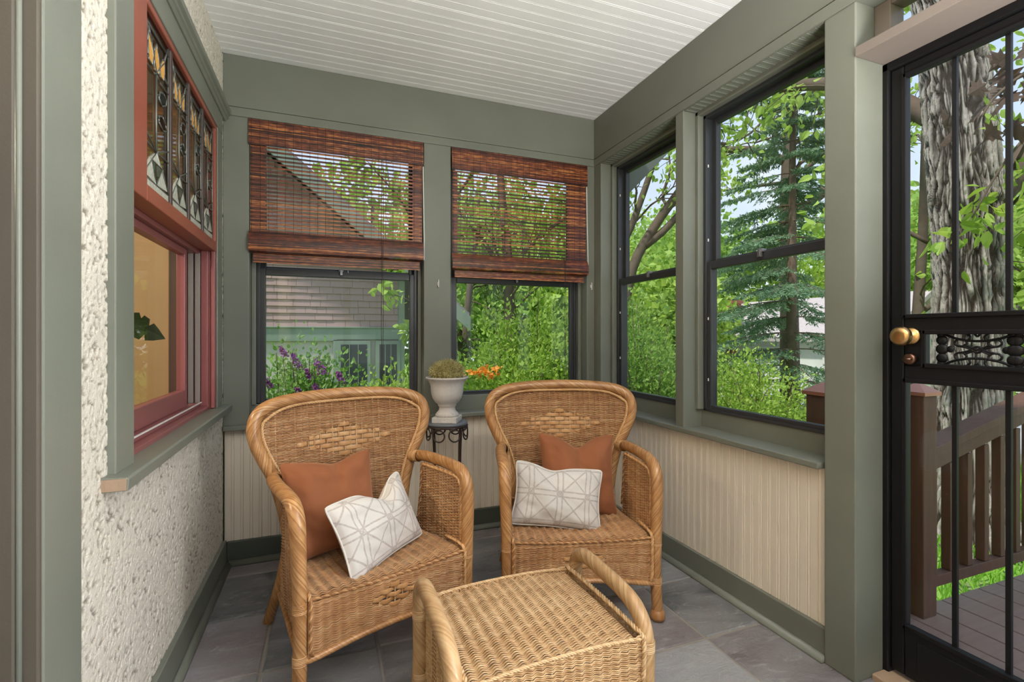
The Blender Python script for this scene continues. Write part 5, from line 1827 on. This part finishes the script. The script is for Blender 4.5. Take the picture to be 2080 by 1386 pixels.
tree('maple_sapling', 'leafy maple to the right of the oak trunk in the door', 17,
     [([(8.6, 3.3, GZ), (8.6, 3.3, 1.0), (8.6, 3.25, 2.8), (8.7, 3.2, 4.8)], 0.09, 0.03, 8), ([(8.6, 3.3, 0.7), (8.2, 3.1, 1.4), (8.0, 2.9, 1.7)], 0.04, 0.015, 4)],
     2, 5, 11, 0.125, 'leaf', (8.6, 3.3, GZ), spread=0.12, Lf=0.30, t0=0.15)
tree('young_maple', 'young maple with pale leaves in front of the shingled house', 18,
     [([(1.22, 5.55, GZ), (1.18, 5.5, 0.6), (1.15, 5.5, 1.9), (1.2, 5.55, 3.4), (1.3, 5.6, 4.6)], 0.045, 0.016, 6), ([(1.16, 5.5, 1.35), (0.92, 5.4, 1.75), (0.72, 5.3, 1.85), (0.52, 5.2, 1.62)], 0.014, 0.006, 5), ([(1.16, 5.5, 1.8), (0.8, 5.4, 2.5), (0.4, 5.3, 2.9)], 0.02, 0.008, 5),
      ([(1.17, 5.5, 0.9), (1.05, 5.35, 1.3), (0.98, 5.25, 1.35), (0.93, 5.2, 1.1)], 0.012, 0.005, 4), ([(1.2, 5.5, 2.4), (1.6, 5.3, 3.0), (2.0, 5.2, 3.3)], 0.02, 0.008, 5)],
     1, 6, 24, 0.100, 'leaf', (1.22, 5.55, GZ), spread=0.06, Lf=0.32, t0=0.35, droop=0.15)
tree('yellow_maple', 'spreading yellow-green maple behind the second blind', 19,
     [([(3.4, 8.9, GZ), (3.35, 8.9, 1.0), (3.3, 8.9, 2.6), (3.2, 9.0, 4.0), (3.1, 9.0, 5.8)], 0.14, 0.05, 7), ([(3.3, 8.9, 2.2), (2.5, 8.6, 3.1), (1.7, 8.4, 3.7)], 0.06, 0.02, 5), ([(3.3, 8.9, 2.4), (4.1, 8.7, 3.2), (4.9, 8.6, 3.7)], 0.06, 0.02, 5)],
     2, 5, 10, 0.15, 'leaf', (3.4, 8.9, GZ), spread=0.15, Lf=0.34, t0=0.2)
tree('weeping_conifer', 'weeping grey-green conifer behind the shrubs and eave', 20,
     [([(2.95, 10.9, GZ), (3.0, 10.8, 1.5), (3.15, 10.7, 3.0), (3.2, 10.6, 4.2)], 0.12, 0.04, 9), ([(3.05, 10.8, 2.2), (3.6, 10.5, 2.5), (4.1, 10.3, 1.6)], 0.04, 0.012, 8), ([(3.05, 10.8, 1.6), (2.6, 10.4, 1.7), (2.3, 10.2, 0.8)], 0.04, 0.012, 8)],
     2, 5, 20, 0.10, 'weeping', (2.95, 10.9, GZ), near=False, spread=0.06, Lf=0.35, t0=0.15, droop=0.35, hang=1.3, width=0.14, up=0.0)

# ---- spruce
rng = np.random.RandomState(33)
sb_ = np.array((8.95, 7.29, GZ))
spr = empty('spruce_tree', tuple(sb_), label='blue-green spruce with drooping boughs by the street', cat='tree')
mb = MB(); mb.tube([(0, 0, 0), (0.02, 0, 3), (0.05, 0, 6), (0.06, 0, 9.4)], [0.11, 0.09, 0.055, 0.02], 10)
NP, ND = [], []
for z in np.arange(0.35, 9.2, 0.33):
    R0 = 2.35 * (1 - z / 11.0) * rng.uniform(0.85, 1.15)
    for i in range(6):
        a = rng.uniform(0, 2 * math.pi)
        Lb = R0 * rng.uniform(0.75, 1.1)
        d = np.array([math.cos(a), math.sin(a), 0.0])
        pts = np.array([d * Lb * q + np.array([0, 0, z + Lb * (0.05 * q - 0.42 * q * q + 0.16 * q ** 3)]) for q in np.linspace(0, 1, 8)])
        mb.tube(pts, np.linspace(0.013, 0.004, 8), 4, cap=False)
        sd = np.cross(d, (0, 0, 1))
        for q in np.linspace(0.18, 1.0, 13):
            p = d * Lb * q + np.array([0, 0, z + Lb * (0.05 * q - 0.42 * q * q + 0.16 * q ** 3)])
            for s in (-1, 1):
                Ls = Lb * 0.33 * (1.08 - q * 0.75) * rng.uniform(0.7, 1.2)
                td = unit(d * 0.65 + sd * s + np.array([0, 0, -0.38]) + rng.normal(size=3) * 0.12)
                m_ = 26
                tt = rng.rand(m_, 1)
                NP.append(p + td * Ls * tt); ND.append(td * 0.8 + rng.normal(size=(m_, 3)) * 0.38 + np.array([0, 0, -0.12]))
mb.build('trunk', M['twig_red'], spr, True)
NP = np.vstack(NP); ND = np.vstack(ND)
Vn, Fn = leaves(NP, ND, 0.080, rng, False, 0.14)
nb = MB(); nb.arr(Vn, Fn); nb.build('foliage', M['needle'], spr)['kind'] = 'stuff'

# ---- shrubs
shrub('shrub', 'bright green shrub filling the lower second back window', 41, (2.30, 5.55, 0.75), (0.85, 0.75, 0.85), 80, 17000, 0.060, 'leaf', width=0.30)
shrub('shrub', 'dense green shrub below the far right window', 42, (3.25, 4.75, 0.6), (0.75, 0.75, 0.95), 70, 14000, 0.046, 'leaf_mid', width=0.32)
shrub('shrub', 'broad low shrub below the spruce in the near right window', 43, (4.75, 4.55, 0.05), (0.95, 0.85, 0.85), 70, 15000, 0.046, 'leaf', width=0.32)
shrub('shrub', 'tall green shrub behind the far right window hedge', 46, (4.6, 6.9, 0.7), (0.9, 0.8, 1.0), 60, 11000, 0.065, 'leaf_mid', width=0.32)
shrub('shrub', 'leafy green shrub in front of the dark house windows', 44, (0.62, 5.30, 0.12), (0.55, 0.5, 0.62), 50, 7000, 0.052, 'leaf', width=0.32)
lil = shrub('lilac_bush', 'lilac bush with purple flowers before the stucco panel', 45, (-0.25, 5.05, 0.26), (0.74, 0.45, 0.78), 110, 15000, 0.046, 'leaf_lilac', width=0.32)
rng = np.random.RandomState(8)
for (x, y, z, s_) in ((-0.268, 4.81, 0.847, 1.0), (-0.067, 4.734, 0.802, 1.1), (-0.163, 4.771, 0.735, 0.6), (-0.381, 4.853, 0.94, 0.6), (0.10, 4.67, 0.713, 0.5), (-0.507, 4.90, 0.65, 0.6), (-0.10, 4.75, 0.60, 0.6), (-0.24, 4.80, 0.56, 0.7)):
    n = 130
    q = rng.rand(n); a = rng.rand(n) * 2 * np.pi
    ax = unit(np.array([0.5, -0.3, 0.6]))
    rr_ = 0.038 * s_ * (1 - q) ** 0.6
    P = np.stack([x + 0.25 + rr_ * np.cos(a), y - 5.05 + rr_ * np.sin(a), z - GZ + (q - 0.5) * 0.14 * s_], -1)
    P[:, 0] -= (q - .5) * 0.06 * s_
    V, F = leaves(P, rng.normal(size=(n, 3)), 0.022, rng, False, 0.5)
    fm = MB(); fm.arr(V, F); fm.build('flower', M['lilac'], lil)['label'] = 'purple lilac flower spike'
    mb = MB(); mb.tube([(x + 0.25, y - 5.05, z - GZ - 0.05), (x + 0.27, y - 5.05 + 0.05, z - GZ - 0.35)], 0.003, 4); mb.build('stalk', M['twig'], lil)
az = shrub('azalea', 'small orange flowered azalea beside the urn outside', 47, (1.38, 4.15, 0.05), (0.36, 0.3, 0.62), 26, 1900, 0.055, 'leaf_mid')
for (x, y, z) in ((1.244, 4.128, 0.743), (1.305, 4.104, 0.778), (1.367, 4.081, 0.721), (1.408, 4.065, 0.787), (1.183, 4.151, 0.756), (1.33, 4.05, 0.74)):
    n = 14
    V, F = leaves(np.array([x - 1.38, y - 4.15, z - GZ]) + rng.normal(size=(n, 3)) * 0.012, rng.normal(size=(n, 3)) + np.array([0, -0.6, 0.4]), 0.045, rng, True, 0.4)
    fm = MB(); fm.arr(V, F); fm.build('flower', M['orange'], az)['label'] = 'orange flower'

# low planting and grass by the oak
gr = np.random.RandomState(9)
n = 16000
P = np.stack([gr.uniform(2.6, 9.6, n), gr.uniform(0.6, 6.0, n), np.full(n, GZ - 0.01)], -1)
D = np.array([0, 0, 1.0]) + gr.normal(size=(n, 3)) * 0.35
V, F = leaves(P, D, 0.13, gr, False, 0.06)
gb = MB(); gb.arr(V, F); tag(gb.build('grass', M['grass']), 'short green grass around the oak trunk', 'grass', kind='stuff')
for i, (x, y, h_) in enumerate(((8.3, 1.9, 0.45), (9.1, 2.9, 0.45), (6.9, 1.55, 0.35))):
    shrub('low_plant', ['low leafy plant near the street at the right door edge', 'low leafy plant by the kerb behind the oak', 'yellow-green low plant at the right foot of the oak'][i], 60 + i, (x, y, GZ + h_ * 0.45), (0.55, 0.55, h_ * 0.55), 22, 1500, 0.09, 'leaf' if i == 2 else 'leaf_mid')

# ---- distant trees, each one its own
rng = np.random.RandomState(70)
far = []
for (x, y, R, H) in ((1.5, 19, 2.8, 8), (4.6, 17.5, 2.6, 7), (7.5, 19.5, 3.0, 8.5), (9.5, 15.5, 2.3, 5.0), (12.6, 20.5, 3.0, 7.5), (16.2, 22, 3.2, 8.0), (20.5, 22.5, 3.2, 8.5), (24.5, 20.5, 3.2, 8.5), (26.5, 16.5, 3.0, 8),
                     (23.5, 11.8, 2.7, 7.5), (27.5, 11.2, 3.2, 9), (24.0, 8.4, 2.7, 8), (28, 6.5, 3.2, 9), (31, 14, 3.6, 10), (-3.0, 21, 3.2, 9.5), (13.5, 16.0, 2.0, 4.6), (29.5, 19.5, 3.4, 9.5), (20.0, 27.0, 3.4, 10.0), (9.5, 26, 3.4, 10)):
    far.append((x, y, R, H))
far_labels = ['tree behind the neighbour house, first right of its gable', 'tree behind the weeping conifer', 'tree behind the second blind, right of the conifer', 'low tree in line with the far right window', 'tree beyond the ash in the far right window', 'tree left of the brick chimney', 'tree above the brick chimney of the pale roofed house', 'tree behind the pale roofed house', 'tree between the pale and the grey roofed houses', 'tree directly behind the oak trunk', 'tallest tree behind the oak trunk', 'tree right of the oak trunk', 'tree at the right edge of the door glass', 'tree left of the oak, behind the grey roof', 'tall tree behind the shingled gable', 'low tree in front of the brick chimney', 'tree beyond the grey roofed house left of the oak', 'tall tree far behind the brick chimney', 'tall tree far behind the second back window']
kinds = ['leaf_far', 'leaf_far', 'leaf_mid', 'leaf']
for i, (x, y, R, H) in enumerate(far):
    T = empty('distant_tree', (x, y, GZ), label=far_labels[i], cat='tree', group='distant trees beyond the gardens')
    mb = MB(); mb.tube([(0, 0, 0), (0.1, 0, H * 0.5), (0.1, 0.1, H * 0.9)], [0.22, 0.14, 0.05], 7); mb.build('trunk', M['twig'], T, True)
    nc = 26
    C = rng.normal(size=(nc, 3)); C = unit(C) * rng.uniform(0.3, 1, (nc, 1)) ** 0.5 * np.array([R, R, H * 0.42]) + np.array([0, 0, H * 0.56])
    n = 3400
    k = rng.randint(0, nc, n)
    P = C[k] + rng.normal(size=(n, 3)) * R * 0.24
    P[:, 2] = np.maximum(P[:, 2], 0.1)
    V, F = leaves(P, rng.normal(size=(n, 3)) + np.array([0, 0, -0.3]), 0.34, rng, False, 0.42)
    fb = MB(); fb.arr(V, F); fb.build('foliage', M[kinds[i % 4]], T)['kind'] = 'stuff'

# ---- the shingled neighbour house
nh = empty('house', (0, 10.0, GZ), label='neighbour house with mauve shingled gable over green band and stucco', cat='house')
Z0 = -GZ
rake = lambda x: 4.0 - 0.86 * (x - 0.0) + Z0 * 0      # height of the gable edge above the porch floor at x
hw_ = MB()
hw_.extrude([(-9.2, -0.05), (1.42, -0.05), (1.42, Z0 + 2.35), (-3.9, Z0 + 6.9), (-9.2, Z0 + 2.35)], 'y', 0.03, 6.0)
hw_.build('wall', M['n_stucco'], nh)
bd_ = MB(); bd_.box(-9.2, 1.45, -0.03, 0.03, Z0 + 1.01, Z0 + 1.255); bd_.box(-9.2, 1.47, -0.06, 0.03, Z0 + 1.235, Z0 + 1.262); bd_.build('band', M['n_green'], nh, bevel=0.006)
tb_ = MB(); tb_.box(1.33, 1.46, -0.035, 0.03, 0, Z0 + 2.3); tb_.box(0.10, 0.165, -0.03, 0.03, 0.0, Z0 + 1.01); tb_.box(-1.36, 0.16, -0.03, 0.03, Z0 + 0.985, Z0 + 1.012); tb_.build('trim_board', M['n_green'], nh, bevel=0.005)
for x0, x1 in ((0.235, 0.722), (0.962, 1.30)):
    f = MB(); f.box(x0 - 0.07, x1 + 0.07, -0.05, 0.03, Z0 + 0.02, Z0 + 0.985); wf_ = f.build('window', M['n_green'], nh, bevel=0.005)
    MB().box(x0, x1, -0.055, -0.048, Z0 + 0.10, Z0 + 0.915).build('pane', M['n_glass'], wf_)
    f = MB()
    for q in (0.33, 0.66): f.box(x0 + (x1 - x0) * q - 0.006, x0 + (x1 - x0) * q + 0.006, -0.060, -0.050, Z0 + 0.10, Z0 + 0.915)
    f.build('muntin', M['n_green'], wf_)
rng = np.random.RandomState(3)
cnt = 0
rest = MB()
EXP = 0.128
for row in range(44):
    z = Z0 + 1.262 + EXP * row
    xr = min(1.40, (Z0 + 6.75 - z) / 0.855 - 3.9)
    xl = -7.5
    x = xr
    if xr < -3: break
    while x > xl:
        w_ = rng.uniform(0.14, 0.46)
        x2 = max(x - w_, xl)
        dy = rng.uniform(-0.004, 0.004); dz_ = rng.uniform(-0.004, 0.004)
        g_ = 0.0022
        bt = [(x2 + g_, -0.030 + dy, z + dz_), (x - g_, -0.030 + dy, z + dz_), (x - g_, 0.03, z + dz_), (x2 + g_, 0.03, z + dz_)]
        tp = [(x2 + g_, -0.004, z + EXP + 0.012), (x - g_, -0.004, z + EXP + 0.012), (x - g_, 0.03, z + EXP + 0.012), (x2 + g_, 0.03, z + EXP + 0.012)]
        if x > -1.75 and cnt < 299 and row < 26:
            sm2 = MB(); sm2.hexa(bt, tp); sm2.build('shingle', M['shingle'], nh); cnt += 1
        else:
            rest.hexa(bt, tp)
        x = x2
rest.build('upper_shingles', M['shingle'], nh)['kind'] = 'stuff'
rf2 = MB()
for sgn, xa, za, xb, zb in ((1, -3.9, 7.02, 2.62, 1.42), (-1, -3.9, 7.02, -10.4, 1.42)):
    rf2.hexa([(xa, -0.75, Z0 + za), (xb, -0.75, Z0 + zb), (xb, 6.2, Z0 + zb), (xa, 6.2, Z0 + za)][::sgn], [(xa, -0.75, Z0 + za + 0.12), (xb, -0.75, Z0 + zb + 0.12), (xb, 6.2, Z0 + zb + 0.12), (xa, 6.2, Z0 + za + 0.12)][::sgn])
rf2.build('roof', M['roof'], nh)
fa = MB()
fa.hexa([(-3.9, -0.80, Z0 + 6.78), (2.64, -0.80, Z0 + 1.16), (2.64, -0.74, Z0 + 1.16), (-3.9, -0.74, Z0 + 6.78)], [(-3.9, -0.80, Z0 + 7.06), (2.64, -0.80, Z0 + 1.46), (2.64, -0.74, Z0 + 1.46), (-3.9, -0.74, Z0 + 7.06)])
fa.hexa([(-10.4, -0.80, Z0 + 1.16), (-3.9, -0.80, Z0 + 6.78), (-3.9, -0.74, Z0 + 6.78), (-10.4, -0.74, Z0 + 1.16)], [(-10.4, -0.80, Z0 + 1.46), (-3.9, -0.80, Z0 + 7.06), (-3.9, -0.74, Z0 + 7.06), (-10.4, -0.74, Z0 + 1.46)])
fa.build('rake_board', M['n_green'], nh, bevel=0.01)


# ---- houses across the street
def far_house(x, y, w, d, h, rise, rz, roofm, wallm, label, chim=None):
    H = empty('house', (x, y, GZ), rad(rz), label=label, cat='house')
    mb = MB(); mb.extrude([(-w / 2, 0), (w / 2, 0), (w / 2, h), (0, h + rise), (-w / 2, h)], 'y', -d / 2, d / 2); mb.build('wall', wallm, H)
    mb = MB()
    e = 0.4; sl_ = rise / (w / 2)
    mb.hexa([(0, -d / 2 - e, h + rise + .02), (w / 2 + e, -d / 2 - e, h - e * sl_ + .02), (w / 2 + e, d / 2 + e, h - e * sl_ + .02), (0, d / 2 + e, h + rise + .02)], [(0, -d / 2 - e, h + rise + .2), (w / 2 + e, -d / 2 - e, h - e * sl_ + .2), (w / 2 + e, d / 2 + e, h - e * sl_ + .2), (0, d / 2 + e, h + rise + .2)])
    mb.hexa([(-w / 2 - e, -d / 2 - e, h - e * sl_ + .02), (0, -d / 2 - e, h + rise + .02), (0, d / 2 + e, h + rise + .02), (-w / 2 - e, d / 2 + e, h - e * sl_ + .02)], [(-w / 2 - e, -d / 2 - e, h - e * sl_ + .2), (0, -d / 2 - e, h + rise + .2), (0, d / 2 + e, h + rise + .2), (-w / 2 - e, d / 2 + e, h - e * sl_ + .2)])
    mb.build('roof', roofm, H)
    for i in range(3):
        for face in (0, 1):
            f = MB(); q = -d / 2 + d * (i + 0.5) / 3
            if face: f.box(-w / 2 - 0.05, -w / 2 + 0.02, q - 0.5, q + 0.5, 0.9, h - 0.4)
            else: f.box(-w / 2 + w * (i + .5) / 3 - 0.45, -w / 2 + w * (i + .5) / 3 + 0.45, -d / 2 - 0.05, -d / 2 + 0.02, 0.9, h - 0.4)
            wn_ = f.build('window', M['siding'], H)
            g = MB()
            if face: g.box(-w / 2 - 0.06, -w / 2 - 0.04, q - 0.42, q + 0.42, 0.98, h - 0.48)
            else: g.box(-w / 2 + w * (i + .5) / 3 - 0.37, -w / 2 + w * (i + .5) / 3 + 0.37, -d / 2 - 0.06, -d / 2 - 0.04, 0.98, h - 0.48)
            g.build('pane', M['n_glass'], wn_)
    if chim:
        mb = MB(); mb.box(chim[0] - 0.32, chim[0] + 0.32, chim[1] - 0.3, chim[1] + 0.3, 0, chim[2]); mb.box(chim[0] - 0.38, chim[0] + 0.38, chim[1] - 0.36, chim[1] + 0.36, chim[2], chim[2] + 0.15)
        mb.build('chimney', M['brick'], H)
    return H


far_house(19.8, 15.0, 6.0, 7.5, 1.9, 1.5, 8, M['roof_light'], M['siding'], 'low pale roofed house with brick chimney behind the spruce', (-3.0, 1.9, 3.35))
far_house(24.5, 14.2, 6.0, 6.0, 2.0, 1.6, 5, M['roof'], M['siding'], 'grey roofed house left of the oak trunk')
far_house(25.0, 8.2, 6.5, 6.5, 2.4, 1.7, -4, M['roof'], M['siding'], 'grey roofed white house right of the oak trunk')

# ---- the houseplant inside the left room
hp = empty('houseplant', (-0.94, 2.75, -0.0), label='dark split leaved houseplant inside the left room', cat='plant')
mb = MB(); mb.lathe([(0.09, 0.0), (0.12, 0.22), (0.11, 0.22), (0.10, 0.2), (0.001, 0.2)], n=20); mb.build('pot', M['jamb_brown'], hp, True)
for i, (tx, ty, tz, lx, lz) in enumerate(((0.10, -0.1, 1.16, 0.13, -0.10), (0.03, -0.05, 1.06, 0.02, -0.26), (-0.12, 0.1, 1.0, -0.15, -0.15))):
    P = spline([(0, 0, 0.2), (tx * 0.3, ty * 0.3, 0.7), (tx * 0.8, ty * 0.8, tz - 0.06), (tx, ty, tz)], 0.04)
    mb = MB(); mb.tube(P, 0.006, 6); mb.build('stem', M['houseplant'], hp, True)
    D = unit(np.array([lx, -0.06, lz])); sd = unit(np.cross(D, (0.2, 1, 0.3))); nm = np.cross(D, sd)
    s_ = 0.17
    o_ = [(0, 0), (0.05, 0.22), (0.22, 0.34), (0.30, 0.18), (0.36, 0.35), (0.52, 0.33), (0.56, 0.14), (0.64, 0.28), (0.80, 0.18), (1.0, 0.0)]
    o_ = o_ + [(a, -b) for a, b in o_[-2:0:-1]]
    k = len(o_)
    Vv = [np.array((tx, ty, tz)) + s_ * (a * D + b * sd + (0.12 * abs(b) - 0.25 * a * a) * nm) for a, b in o_] + [np.array((tx, ty, tz)) + s_ * (0.45 * D - 0.08 * nm)]
    mb = MB(); mb.arr(np.array(Vv), [(j, (j + 1) % k, k) for j in range(k)]); mb.build('leaf', M['houseplant'], hp)
